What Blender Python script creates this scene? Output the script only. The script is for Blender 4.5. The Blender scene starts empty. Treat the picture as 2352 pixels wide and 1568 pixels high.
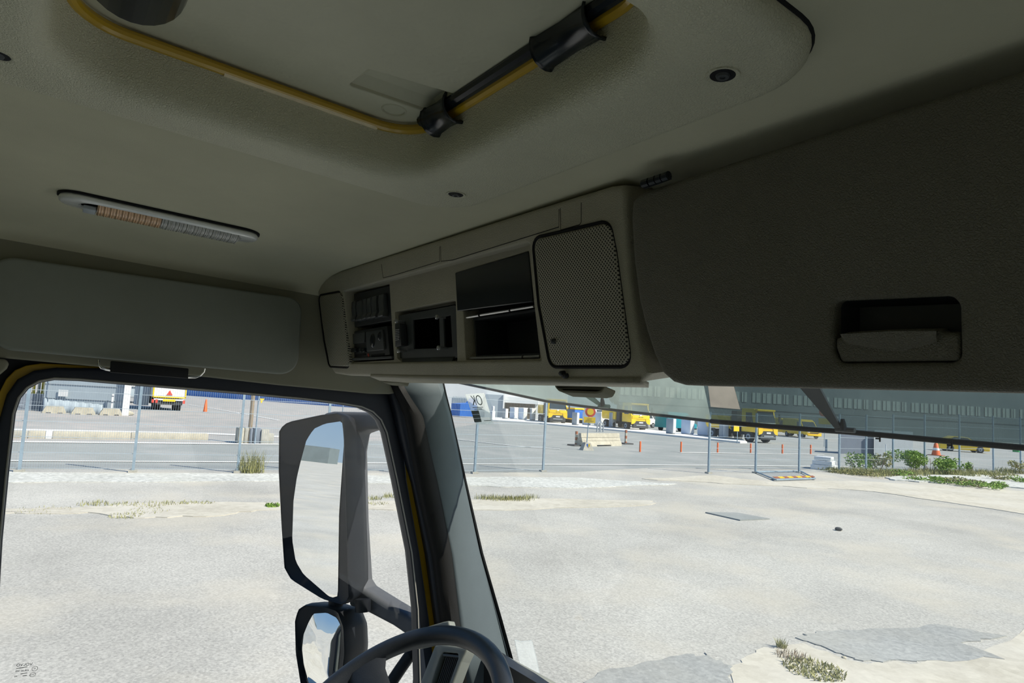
import bpy, bmesh, math, random
import numpy as np
from mathutils import Vector, Matrix

random.seed(7)
rnd = random.Random(11)
S = bpy.context.scene
COL = S.collection

# ------------------------------------------------------------------ camera
CZ = 2.6                      # eye height above the gravel (inside the raised cab)
CAM = np.array([0.0, 0.0, CZ])
FPX = 1500.0
R = np.array([[0.59107058, -0.04014515, -0.80562022],
              [0.804703, 0.09816138, 0.58550612],
              [0.05557556, -0.99436045, 0.09032523]])   # camera (right, down, forward) -> cab axes
cam_d = bpy.data.cameras.new('camera')
cam = bpy.data.objects.new('camera', cam_d)
COL.objects.link(cam)
cam_d.sensor_width = 36.0
cam_d.sensor_fit = 'HORIZONTAL'
cam_d.lens = FPX / 2352.0 * 36.0
cam_d.clip_start = 0.02
cam_d.clip_end = 1500
q_, _ = np.linalg.qr(R)
M = Matrix(((R[0][0], -R[0][1], -R[0][2], CAM[0]),
            (R[1][0], -R[1][1], -R[1][2], CAM[1]),
            (R[2][0], -R[2][1], -R[2][2], CAM[2]),
            (0, 0, 0, 1)))
cam.matrix_world = M
S.camera = cam

# ------------------------------------------------------------------ sky, sun, exposure
SUN_AZ = math.radians(55)     # from +Y towards +X
SUN_EL = math.radians(46)
W = bpy.data.worlds.new('world')
S.world = W
W.use_nodes = True
wn = W.node_tree.nodes
# clear blue sky: pale blue at the horizon deepening towards the zenith, the same all the way round
tcw = wn.new('ShaderNodeTexCoord')
sxw = wn.new('ShaderNodeSeparateXYZ')
rpw = wn.new('ShaderNodeValToRGB')
W.node_tree.links.new(tcw.outputs['Generated'], sxw.inputs[0])
W.node_tree.links.new(sxw.outputs['Z'], rpw.inputs['Fac'])
cr_ = rpw.color_ramp
cr_.elements[0].position = 0.0
cr_.elements[0].color = (0.46, 0.62, 0.78, 1)
cr_.elements[1].position = 1.0
cr_.elements[1].color = (0.09, 0.22, 0.52, 1)
e_ = cr_.elements.new(0.10); e_.color = (0.30, 0.50, 0.76, 1)
e_ = cr_.elements.new(0.35); e_.color = (0.16, 0.36, 0.70, 1)
W.node_tree.links.new(rpw.outputs[0], wn['Background'].inputs[0])
wn['Background'].inputs[1].default_value = 0.62
sl = bpy.data.lights.new('sun', 'SUN')
sl.energy = 5.2
sl.angle = math.radians(0.55)
sl.color = (1.0, 0.93, 0.80)
so = bpy.data.objects.new('sun', sl)
COL.objects.link(so)
sd = Vector((math.sin(SUN_AZ) * math.cos(SUN_EL), math.cos(SUN_AZ) * math.cos(SUN_EL), math.sin(SUN_EL)))
so.rotation_euler = sd.to_track_quat('Z', 'Y').to_euler()
so.location = sd * 60
S.view_settings.view_transform = 'Standard'
S.view_settings.look = 'None'
S.view_settings.exposure = 0.33
S.view_settings.gamma = 1.0
S.view_settings.use_curve_mapping = False
S.cycles.max_bounces = 12
S.cycles.diffuse_bounces = 7
S.cycles.transparent_max_bounces = 24
S.cycles.sample_clamp_indirect = 6.0
S.cycles.use_denoising = True

# ------------------------------------------------------------------ materials
def nd(nt, t, **kw):
    n = nt.nodes.new(t)
    for k, v in kw.items():
        setattr(n, k, v)
    return n

def mat(name, col, rough=0.6, metal=0.0, var=0.0, vscale=8.0, bump=0.0, bscale=300.0, btype='noise',
        spec=0.5, col2=None, coat=0.0, fine=0.0, fscale=40.0):
    m = bpy.data.materials.new(name)
    m.use_nodes = True
    nt = m.node_tree
    b = nt.nodes['Principled BSDF']
    b.inputs['Roughness'].default_value = rough
    b.inputs['Metallic'].default_value = metal
    b.inputs['Specular IOR Level'].default_value = spec
    b.inputs['Coat Weight'].default_value = coat
    b.inputs['Base Color'].default_value = (*col, 1)
    tc = nd(nt, 'ShaderNodeTexCoord')
    if var > 0 or col2:
        n = nd(nt, 'ShaderNodeTexNoise')
        n.inputs['Scale'].default_value = vscale
        n.inputs['Detail'].default_value = 5
        n.inputs['Roughness'].default_value = 0.65
        nt.links.new(tc.outputs['Object'], n.inputs['Vector'])
        r = nd(nt, 'ShaderNodeValToRGB')
        c2 = col2 if col2 else tuple(min(1, c * (1 + var)) for c in col)
        c1 = col if col2 else tuple(c * (1 - var) for c in col)
        r.color_ramp.elements[0].position = 0.35
        r.color_ramp.elements[1].position = 0.68
        r.color_ramp.elements[0].color = (*c1, 1)
        r.color_ramp.elements[1].color = (*c2, 1)
        nt.links.new(n.outputs['Fac'], r.inputs['Fac'])
        out = r.outputs['Color']
        if fine > 0:
            n2 = nd(nt, 'ShaderNodeTexNoise')
            n2.inputs['Scale'].default_value = fscale
            n2.inputs['Detail'].default_value = 3
            nt.links.new(tc.outputs['Object'], n2.inputs['Vector'])
            mr = nd(nt, 'ShaderNodeMapRange')
            mr.inputs['From Min'].default_value = 0.3
            mr.inputs['From Max'].default_value = 0.7
            mr.inputs['To Min'].default_value = 1 - fine
            mr.inputs['To Max'].default_value = 1 + fine
            nt.links.new(n2.outputs['Fac'], mr.inputs['Value'])
            mx = nd(nt, 'ShaderNodeVectorMath', operation='MULTIPLY')
            nt.links.new(out, mx.inputs[0])
            nt.links.new(mr.outputs[0], mx.inputs[1])
            out = mx.outputs[0]
        nt.links.new(out, b.inputs['Base Color'])
    if bump > 0:
        bp = nd(nt, 'ShaderNodeBump')
        bp.inputs['Strength'].default_value = bump
        bp.inputs['Distance'].default_value = 0.001
        if btype == 'noise':
            n = nd(nt, 'ShaderNodeTexNoise')
            n.inputs['Scale'].default_value = bscale
            n.inputs['Detail'].default_value = 4
            nt.links.new(tc.outputs['Object'], n.inputs['Vector'])
            nt.links.new(n.outputs['Fac'], bp.inputs['Height'])
        elif btype == 'leather':
            n = nd(nt, 'ShaderNodeTexVoronoi', feature='DISTANCE_TO_EDGE')
            n.inputs['Scale'].default_value = bscale
            dn = nd(nt, 'ShaderNodeTexNoise')
            dn.inputs['Scale'].default_value = bscale * 0.6
            va = nd(nt, 'ShaderNodeVectorMath', operation='MULTIPLY_ADD')
            va.inputs[1].default_value = (1.6 / bscale,) * 3
            nt.links.new(tc.outputs['Object'], dn.inputs['Vector'])
            nt.links.new(dn.outputs['Color'], va.inputs[0])
            nt.links.new(tc.outputs['Object'], va.inputs[2])
            nt.links.new(va.outputs[0], n.inputs['Vector'])
            mr = nd(nt, 'ShaderNodeMapRange')
            mr.inputs['From Max'].default_value = 0.25
            nt.links.new(n.outputs['Distance'], mr.inputs['Value'])
            nt.links.new(mr.outputs[0], bp.inputs['Height'])
        elif btype == 'wrinkle':
            n = nd(nt, 'ShaderNodeTexNoise', noise_type='RIDGED_MULTIFRACTAL')
            n.inputs['Scale'].default_value = bscale
            n.inputs['Detail'].default_value = 3
            nt.links.new(tc.outputs['Object'], n.inputs['Vector'])
            nt.links.new(n.outputs['Fac'], bp.inputs['Height'])
        elif btype == 'wave':
            n = nd(nt, 'ShaderNodeTexWave', bands_direction='Y')
            n.inputs['Scale'].default_value = bscale
            nt.links.new(tc.outputs['Object'], n.inputs['Vector'])
            nt.links.new(n.outputs['Fac'], bp.inputs['Height'])
            bp.inputs['Distance'].default_value = 0.003
        nt.links.new(bp.outputs['Normal'], b.inputs['Normal'])
    return m

def glass_mat(name, tint, refl=1.0, haze=0.0, hazecol=(0.5, 0.55, 0.5), rough=0.0, ior=1.45):
    m = bpy.data.materials.new(name)
    m.use_nodes = True
    nt = m.node_tree
    nt.nodes.remove(nt.nodes['Principled BSDF'])
    out = nt.nodes['Material Output']
    tr = nd(nt, 'ShaderNodeBsdfTransparent')
    tr.inputs[0].default_value = (*tint, 1)
    gl = nd(nt, 'ShaderNodeBsdfGlossy')
    gl.inputs['Roughness'].default_value = rough
    fr = nd(nt, 'ShaderNodeLayerWeight')          # 'Facing' is the same seen from either side of a thin sheet
    fr.inputs['Blend'].default_value = 0.5
    pw = nd(nt, 'ShaderNodeMath', operation='POWER')
    pw.inputs[1].default_value = 5.0
    nt.links.new(fr.outputs['Facing'], pw.inputs[0])
    mu = nd(nt, 'ShaderNodeMath', operation='MULTIPLY_ADD')
    mu.inputs[1].default_value = 0.85 * refl
    mu.inputs[2].default_value = 0.06 * refl
    nt.links.new(pw.outputs[0], mu.inputs[0])
    mix = nd(nt, 'ShaderNodeMixShader')
    nt.links.new(mu.outputs[0], mix.inputs[0])
    base = tr.outputs[0]
    if haze > 0:
        df = nd(nt, 'ShaderNodeBsdfTranslucent')
        df.inputs[0].default_value = (*hazecol, 1)
        m2 = nd(nt, 'ShaderNodeMixShader')
        n = nd(nt, 'ShaderNodeTexNoise')
        n.inputs['Scale'].default_value = 9
        n.inputs['Detail'].default_value = 6
        tc = nd(nt, 'ShaderNodeTexCoord')
        nt.links.new(tc.outputs['Object'], n.inputs['Vector'])
        mr = nd(nt, 'ShaderNodeMapRange')
        mr.inputs['From Min'].default_value = 0.3
        mr.inputs['From Max'].default_value = 0.7
        mr.inputs['To Min'].default_value = haze * 0.6
        mr.inputs['To Max'].default_value = haze * 1.4
        nt.links.new(n.outputs['Fac'], mr.inputs['Value'])
        nt.links.new(mr.outputs[0], m2.inputs[0])
        nt.links.new(tr.outputs[0], m2.inputs[1])
        nt.links.new(df.outputs[0], m2.inputs[2])
        base = m2.outputs[0]
    nt.links.new(base, mix.inputs[1])
    nt.links.new(gl.outputs[0], mix.inputs[2])
    nt.links.new(mix.outputs[0], out.inputs[0])
    return m

def perforated(name, col, hole, pitch, rough=0.6):
    m = mat(name, col, rough)
    nt = m.node_tree
    b = nt.nodes['Principled BSDF']
    tc = nd(nt, 'ShaderNodeTexCoord')
    mp = nd(nt, 'ShaderNodeMapping')
    mp.inputs['Rotation'].default_value = (0, math.radians(45), 0)
    k = 1 / (pitch * 0.7071)
    mp.inputs['Scale'].default_value = (k, 0.0, k)
    v = nd(nt, 'ShaderNodeTexVoronoi', voronoi_dimensions='3D')
    v.inputs['Scale'].default_value = 1.0
    v.inputs['Randomness'].default_value = 0.0
    nt.links.new(tc.outputs['Object'], mp.inputs['Vector'])
    nt.links.new(mp.outputs[0], v.inputs['Vector'])
    mr = nd(nt, 'ShaderNodeMapRange')
    mr.inputs['From Min'].default_value = 0.27
    mr.inputs['From Max'].default_value = 0.36
    nt.links.new(v.outputs['Distance'], mr.inputs['Value'])
    mx = nd(nt, 'ShaderNodeMix', data_type='RGBA')
    mx.inputs[6].default_value = (*hole, 1)
    mx.inputs[7].default_value = (*col, 1)
    nt.links.new(mr.outputs[0], mx.inputs[0])
    nt.links.new(mx.outputs[2], b.inputs['Base Color'])
    bp = nd(nt, 'ShaderNodeBump')
    bp.inputs['Strength'].default_value = 0.6
    bp.inputs['Distance'].default_value = 0.001
    nt.links.new(mr.outputs[0], bp.inputs['Height'])
    nt.links.new(bp.outputs[0], b.inputs['Normal'])
    return m

def ground_mat(name, c_lo, c_hi, stone=1.0, sscale=22.0, patch=0.12, rough=0.95, tint=(0.5, 0.46, 0.38), tamt=0.25):
    m = bpy.data.materials.new(name)
    m.use_nodes = True
    nt = m.node_tree
    b = nt.nodes['Principled BSDF']
    b.inputs['Roughness'].default_value = rough
    b.inputs['Specular IOR Level'].default_value = 0.2
    tc = nd(nt, 'ShaderNodeTexCoord')
    n1 = nd(nt, 'ShaderNodeTexNoise')
    n1.inputs['Scale'].default_value = sscale
    n1.inputs['Detail'].default_value = 6
    n1.inputs['Roughness'].default_value = 0.75
    nt.links.new(tc.outputs['Object'], n1.inputs['Vector'])
    vo = nd(nt, 'ShaderNodeTexVoronoi')
    vo.inputs['Scale'].default_value = sscale * 1.1
    nt.links.new(tc.outputs['Object'], vo.inputs['Vector'])
    sx = nd(nt, 'ShaderNodeSeparateColor')
    nt.links.new(vo.outputs['Color'], sx.inputs[0])
    ad = nd(nt, 'ShaderNodeMath', operation='MULTIPLY_ADD')
    ad.inputs[1].default_value = 0.22 * stone
    nt.links.new(sx.outputs[0], ad.inputs[0])
    n1b = nd(nt, 'ShaderNodeMath', operation='ADD')
    n1b.inputs[1].default_value = -0.11 * stone
    nt.links.new(n1.outputs['Fac'], n1b.inputs[0])
    nt.links.new(n1b.outputs[0], ad.inputs[2])
    r = nd(nt, 'ShaderNodeValToRGB')
    r.color_ramp.elements[0].position = 0.5 - 0.2 / stone
    r.color_ramp.elements[1].position = 0.5 + 0.2 / stone
    r.color_ramp.elements[0].color = (*c_lo, 1)
    r.color_ramp.elements[1].color = (*c_hi, 1)
    nt.links.new(ad.outputs[0], r.inputs['Fac'])
    n2 = nd(nt, 'ShaderNodeTexNoise')
    n2.inputs['Scale'].default_value = 0.35
    n2.inputs['Detail'].default_value = 7
    n2.inputs['Roughness'].default_value = 0.6
    nt.links.new(tc.outputs['Object'], n2.inputs['Vector'])
    mr = nd(nt, 'ShaderNodeMapRange')
    mr.inputs['From Min'].default_value = 0.3
    mr.inputs['From Max'].default_value = 0.7
    mr.inputs['To Min'].default_value = 1 - patch
    mr.inputs['To Max'].default_value = 1 + patch
    nt.links.new(n2.outputs['Fac'], mr.inputs['Value'])
    mx = nd(nt, 'ShaderNodeVectorMath', operation='MULTIPLY')
    nt.links.new(r.outputs['Color'], mx.inputs[0])
    nt.links.new(mr.outputs[0], mx.inputs[1])
    n3 = nd(nt, 'ShaderNodeTexNoise')
    n3.inputs['Scale'].default_value = 0.5
    n3.inputs['Detail'].default_value = 6
    mp = nd(nt, 'ShaderNodeMapping')
    mp.inputs['Location'].default_value = (31, 7, 3)
    nt.links.new(tc.outputs['Object'], mp.inputs['Vector'])
    nt.links.new(mp.outputs[0], n3.inputs['Vector'])
    mr3 = nd(nt, 'ShaderNodeMapRange')
    mr3.inputs['From Min'].default_value = 0.48
    mr3.inputs['From Max'].default_value = 0.66
    mr3.inputs['To Max'].default_value = tamt
    nt.links.new(n3.outputs['Fac'], mr3.inputs['Value'])
    mm = nd(nt, 'ShaderNodeMix', data_type='RGBA')
    mm.inputs[7].default_value = (*tint, 1)
    nt.links.new(mr3.outputs[0], mm.inputs[0])
    nt.links.new(mx.outputs[0], mm.inputs[6])
    nt.links.new(mm.outputs[2], b.inputs['Base Color'])
    return m

MT = dict(
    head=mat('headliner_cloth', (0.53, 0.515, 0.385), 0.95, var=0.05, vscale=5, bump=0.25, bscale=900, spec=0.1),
    vinyl=mat('wrinkled_vinyl', (0.58, 0.565, 0.425), 0.5, var=0.06, vscale=6, bump=0.5, bscale=420, btype='leather', spec=0.4),
    lidv=mat('hatch_vinyl', (0.52, 0.51, 0.385), 0.55, var=0.08, vscale=5, bump=0.45, bscale=140, btype='wrinkle', spec=0.35),
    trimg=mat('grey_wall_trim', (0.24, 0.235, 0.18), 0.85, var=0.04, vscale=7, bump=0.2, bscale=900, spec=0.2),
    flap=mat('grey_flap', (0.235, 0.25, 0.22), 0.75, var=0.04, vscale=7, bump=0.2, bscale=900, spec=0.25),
    cons=mat('grained_console_plastic', (0.42, 0.395, 0.31), 0.5, var=0.06, vscale=9, bump=0.5, bscale=520, btype='leather', spec=0.4),
    lockr=mat('grained_locker_plastic', (0.145, 0.138, 0.105), 0.55, var=0.06, vscale=6, bump=0.6, bscale=460, btype='leather', spec=0.35),
    blk=mat('black_plastic', (0.034, 0.037, 0.042), 0.4, var=0.1, vscale=20, spec=0.4),
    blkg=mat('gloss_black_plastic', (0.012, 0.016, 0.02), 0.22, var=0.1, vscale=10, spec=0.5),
    brk=mat('satin_black_metal', (0.075, 0.082, 0.088), 0.38, 0.1, var=0.12, vscale=14),
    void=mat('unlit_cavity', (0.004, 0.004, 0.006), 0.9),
    frame=mat('navy_black_seal', (0.014, 0.019, 0.030), 0.5, var=0.1, vscale=10, spec=0.4),
    rub=mat('black_rubber', (0.012, 0.013, 0.015), 0.7, var=0.1, vscale=20, spec=0.3),
    bead=mat('grey_bead', (0.36, 0.35, 0.32), 0.4),
    yel=mat('body_yellow_paint', (0.50, 0.31, 0.012), 0.3, var=0.06, vscale=12, coat=0.5),
    tape=mat('pale_tape', (0.85, 0.72, 0.50), 0.7, var=0.1, vscale=60),
    pil=mat('blue_grey_pillar_trim', (0.10, 0.125, 0.14), 0.6, var=0.05, vscale=8, bump=0.15, bscale=800, spec=0.3),
    bulge=mat('dark_brown_seal', (0.010, 0.010, 0.010), 0.65, spec=0.25, var=0.15, vscale=14, bump=0.3, bscale=500),
    chrome=mat('chrome_wire', (0.75, 0.75, 0.74), 0.15, 1.0, var=0.05, vscale=30),
    steel=mat('dull_steel', (0.45, 0.46, 0.47), 0.35, 0.9, var=0.1, vscale=30),
    lampb=mat('lamp_bezel', (0.80, 0.81, 0.79), 0.16, 0.1, var=0.08, vscale=25, coat=0.6),
    lampa=mat('amber_lens', (0.85, 0.55, 0.33), 0.2, var=0.12, vscale=40, bump=1.0, bscale=42, btype='wave', coat=0.5),
    lampc=mat('clear_lens', (0.66, 0.66, 0.63), 0.2, var=0.15, vscale=60, bump=1.0, bscale=60, btype='wave', coat=0.5),
    grille=perforated('perforated_grille', (0.40, 0.375, 0.30), (0.006, 0.006, 0.006), 0.0047),
    wheel=mat('dark_blue_black_leatherette', (0.020, 0.024, 0.032), 0.42, var=0.12, vscale=30, bump=0.3, bscale=700, spec=0.5),
    mirb=mat('mirror_housing_plastic', (0.010, 0.012, 0.016), 0.5, var=0.12, vscale=15, spec=0.22),
    armg=mat('grey_arm_plastic', (0.075, 0.08, 0.09), 0.6, var=0.1, vscale=15),
    mirror=mat('mirror_silver', (0.93, 0.95, 0.96), 0.0, 1.0, var=0.01, vscale=3),
    wind=glass_mat('windscreen_glass', (0.93, 0.95, 0.94), 0.9, 0.010, (0.75, 0.78, 0.75)),
    pane=glass_mat('door_glass', (0.965, 0.98, 0.98), 1.0),
    tint=glass_mat('tinted_acrylic', (0.20, 0.27, 0.29), 0.9, 0.06, (0.42, 0.52, 0.50)),
    hazy=glass_mat('hazy_acrylic', (0.35, 0.40, 0.38), 0.9, 0.40, (0.42, 0.50, 0.45)),
    film=glass_mat('clear_film', (0.95, 0.96, 0.96), 0.6, 0.28, (0.92, 0.95, 0.95), 0.15),
    inkg=mat('grey_ink', (0.13, 0.17, 0.17), 0.8, var=0.05),
    inkd=mat('dark_grey_ink', (0.07, 0.08, 0.08), 0.8, var=0.05),
    paper=glass_mat('grey_sticker_paper', (0.30, 0.30, 0.30), 0.3, 0.75, (0.60, 0.58, 0.55)),
    conc=mat('pale_concrete', (0.50, 0.47, 0.38), 0.95, var=0.14, vscale=3, fine=0.1, fscale=30),
    concg=mat('grey_concrete', (0.42, 0.41, 0.36), 0.95, var=0.16, vscale=3, fine=0.1, fscale=30),
    galv=mat('galvanised_post', (0.28, 0.37, 0.44), 0.55, 0.2, var=0.12, vscale=4),
    wire=mat('galvanised_wire', (0.42, 0.49, 0.54), 0.55, 0.2, var=0.05),
    white=mat('white_paint', (0.82, 0.83, 0.82), 0.5, var=0.04, vscale=3),
    wall=mat('white_sheet_wall', (0.80, 0.82, 0.82), 0.6, var=0.03, vscale=0.5),
    gwall=mat('blue_grey_sheet', (0.40, 0.47, 0.52), 0.6, var=0.05, vscale=0.6),
    kshade=mat('blue_shaded_cabinet', (0.58, 0.68, 0.82), 0.5, var=0.04, vscale=2),  # bluish shade of the cabinets' sunless side put into the colour
    ventg=mat('grey_green_dash_trim', (0.20, 0.215, 0.20), 0.55, var=0.05, vscale=12, bump=0.2, bscale=500),
    gdark=mat('slate_cabinet', (0.17, 0.20, 0.25), 0.6, var=0.05, vscale=2),
    glight=mat('pale_grey_cabinet', (0.36, 0.40, 0.43), 0.6, var=0.05, vscale=2),
    bdark=mat('dark_facade', (0.16, 0.20, 0.21), 0.7, var=0.08, vscale=0.3),
    bwin=mat('pale_window_pane', (0.42, 0.46, 0.42), 0.3, var=0.1, vscale=0.5),
    brown=mat('brown_doorway', (0.17, 0.13, 0.09), 0.8, var=0.1, vscale=2),
    bluec=mat('container_blue', (0.20, 0.42, 0.82), 0.55, var=0.1, vscale=0.4),
    blueb=mat('skip_blue', (0.03, 0.17, 0.62), 0.5, var=0.08, vscale=1),
    truy=mat('truck_yellow', (0.95, 0.63, 0.015), 0.4, var=0.04, vscale=1, coat=0.3),
    dglass=mat('dark_vehicle_glass', (0.05, 0.075, 0.09), 0.12, var=0.1, vscale=1),
    tyre=mat('tyre', (0.03, 0.032, 0.036), 0.8, var=0.1, vscale=8),
    teal=mat('teal_paint', (0.02, 0.30, 0.38), 0.4, var=0.05, vscale=1),
    dteal=mat('dark_teal_paint', (0.035, 0.10, 0.14), 0.4, var=0.05, vscale=1),
    orange=mat('safety_orange', (0.85, 0.17, 0.04), 0.6, var=0.08, vscale=4),
    red=mat('sign_red', (0.72, 0.07, 0.04), 0.5, var=0.04, vscale=4),
    sigy=mat('sign_yellow', (0.95, 0.62, 0.01), 0.5, var=0.03, vscale=4),
    rust=mat('rust_red_paint', (0.35, 0.12, 0.06), 0.8, var=0.2, vscale=5),
    blk2=mat('dark_chassis', (0.05, 0.055, 0.06), 0.7, var=0.15, vscale=2),
    wood=mat('weathered_wood', (0.30, 0.24, 0.17), 0.9, var=0.15, vscale=6),
    leaf=mat('bright_leaf', (0.20, 0.33, 0.055), 0.7, var=0.35, vscale=3),
    leafd=mat('dry_grass', (0.30, 0.30, 0.13), 0.85, var=0.25, vscale=3),
    green=mat('green_plastic', (0.05, 0.45, 0.10), 0.5, var=0.05),
    rock=mat('rubble_rock', (0.40, 0.37, 0.32), 0.95, var=0.25, vscale=0.8),
    gravel=ground_mat('pale_gravel', (0.33, 0.326, 0.305), (0.58, 0.57, 0.525), 0.95, 34, 0.14, tint=(0.58, 0.54, 0.45), tamt=0.5),
    gravw=ground_mat('white_gravel_bank', (0.40, 0.41, 0.39), (0.74, 0.75, 0.71), 1.0, 9, 0.14, tint=(0.5, 0.5, 0.44), tamt=0.4),
    sand=ground_mat('sandy_soil', (0.46, 0.43, 0.36), (0.64, 0.61, 0.52), 0.8, 6, 0.12, tint=(0.62, 0.60, 0.54), tamt=0.5),
    asph=ground_mat('road_asphalt', (0.27, 0.29, 0.285), (0.35, 0.37, 0.36), 0.7, 9, 0.06, tint=(0.42, 0.42, 0.41), tamt=0.5),
    yard=ground_mat('yard_asphalt', (0.32, 0.32, 0.31), (0.45, 0.44, 0.42), 0.6, 2.5, 0.10, tint=(0.48, 0.43, 0.40), tamt=0.7),
    tar=ground_mat('old_tar', (0.28, 0.29, 0.285), (0.44, 0.45, 0.435), 0.9, 18, 0.12, tint=(0.42, 0.40, 0.34), tamt=0.4),
    line=mat('road_line_paint', (0.78, 0.79, 0.77), 0.8, var=0.08, vscale=2),
)

# ------------------------------------------------------------------ geometry helpers
def ray(u, v):
    return R @ np.array([u - 1176.0, v - 784.0, FPX])

def on(u, v, ax, val):
    r = ray(u, v)
    return CAM + r * ((val - CAM[ax]) / r[ax])

def onp(u, v, P, N):
    r = ray(u, v)
    P = np.asarray(P, float)
    N = np.asarray(N, float)
    return CAM + r * (((P - CAM) @ N) / (r @ N))

def G(u, v, z=0.0):
    return on(u, v, 2, z)

def hgt(u, vb, vt):
    """height of an upright edge standing on the ground at picture row vb and ending at row vt"""
    g = G(u, vb)
    d = math.hypot(g[0], g[1])
    r = ray(u, vt)
    return CZ + r[2] * d / math.hypot(r[0], r[1])

class Plane:
    def __init__(self, P, N, up=(0, 0, 1)):
        self.P = np.asarray(P, float)
        n = np.asarray(N, float)
        self.n = n / np.linalg.norm(n)          # faces the viewer
        x = np.cross(np.asarray(up, float), self.n)
        self.x = x / np.linalg.norm(x)
        self.y = np.cross(self.n, self.x)
    def px(self, pts, d=0.0):
        out = []
        for u, v in pts:
            q = onp(u, v, self.P - self.n * d, self.n) - self.P
            out.append((float(q @ self.x), float(q @ self.y)))
        return out
    def at(self, p, d=0.0):
        return self.P + self.x * p[0] + self.y * p[1] - self.n * d

WL = {}
def link(name, me, mt, parent=None, origin=None):
    o = bpy.data.objects.new(name, me)
    COL.objects.link(o)
    if mt is not None:
        me.materials.append(mt)
    if parent is not None:
        o.parent = parent
        WL[o.name] = WL[parent.name]
    else:
        o.location = origin
        WL[o.name] = np.array(origin, float)
    return o

def build(name, verts, faces, mt, parent=None, smooth=35, bevel=0.0, bseg=2, label=None, cat=None, group=None, kind=None, solid=0.0):
    V = np.array(verts, float)
    if parent is not None:
        org = WL[parent.name]
    else:
        lo, hi = V.min(0), V.max(0)
        org = np.array([(lo[0] + hi[0]) / 2, (lo[1] + hi[1]) / 2, lo[2]])
    V = V - org
    me = bpy.data.meshes.new(name)
    me.from_pydata([tuple(v) for v in V], [], faces)
    bm = bmesh.new()
    bm.from_mesh(me)
    bmesh.ops.remove_doubles(bm, verts=bm.verts, dist=1e-6)
    bmesh.ops.recalc_face_normals(bm, faces=bm.faces)
    if bevel > 0:
        ed = [e for e in bm.edges if len(e.link_faces) == 2 and e.calc_face_angle() > 0.5]
        bmesh.ops.bevel(bm, geom=ed, offset=bevel, segments=bseg, affect='EDGES', profile=0.5, clamp_overlap=True)
    bm.to_mesh(me)
    bm.free()
    if smooth:
        for p in me.polygons:
            p.use_smooth = True
        me.set_sharp_from_angle(angle=math.radians(smooth))
    o = link(name, me, mt, parent, org)
    if solid:
        md = o.modifiers.new('thickness', 'SOLIDIFY')
        md.thickness = solid
        md.offset = -1
    tag(o, label, cat, group, kind)
    return o

def tag(o, label=None, cat=None, group=None, kind=None):
    if label: o['label'] = label
    if cat: o['category'] = cat
    if group: o['group'] = group
    if kind: o['kind'] = kind
    return o

def root(name, loc, label=None, cat=None, group=None, kind=None):
    o = bpy.data.objects.new(name, None)
    COL.objects.link(o)
    o.location = loc
    o.empty_display_size = 0.05
    WL[o.name] = np.array(loc, float)
    return tag(o, label, cat, group, kind)

def dup(r, loc, rz, label=None, group=None):
    def rec(o, par):
        c = o.copy()
        COL.objects.link(c)
        if par is not None:
            c.parent = par
        WL[c.name] = WL[o.name]
        for ch in o.children:
            rec(ch, c)
        return c
    c = rec(r, None)
    c.location = loc
    c.rotation_euler = (0, 0, rz)
    if label: c['label'] = label
    if group: c['group'] = group
    return c

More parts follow.
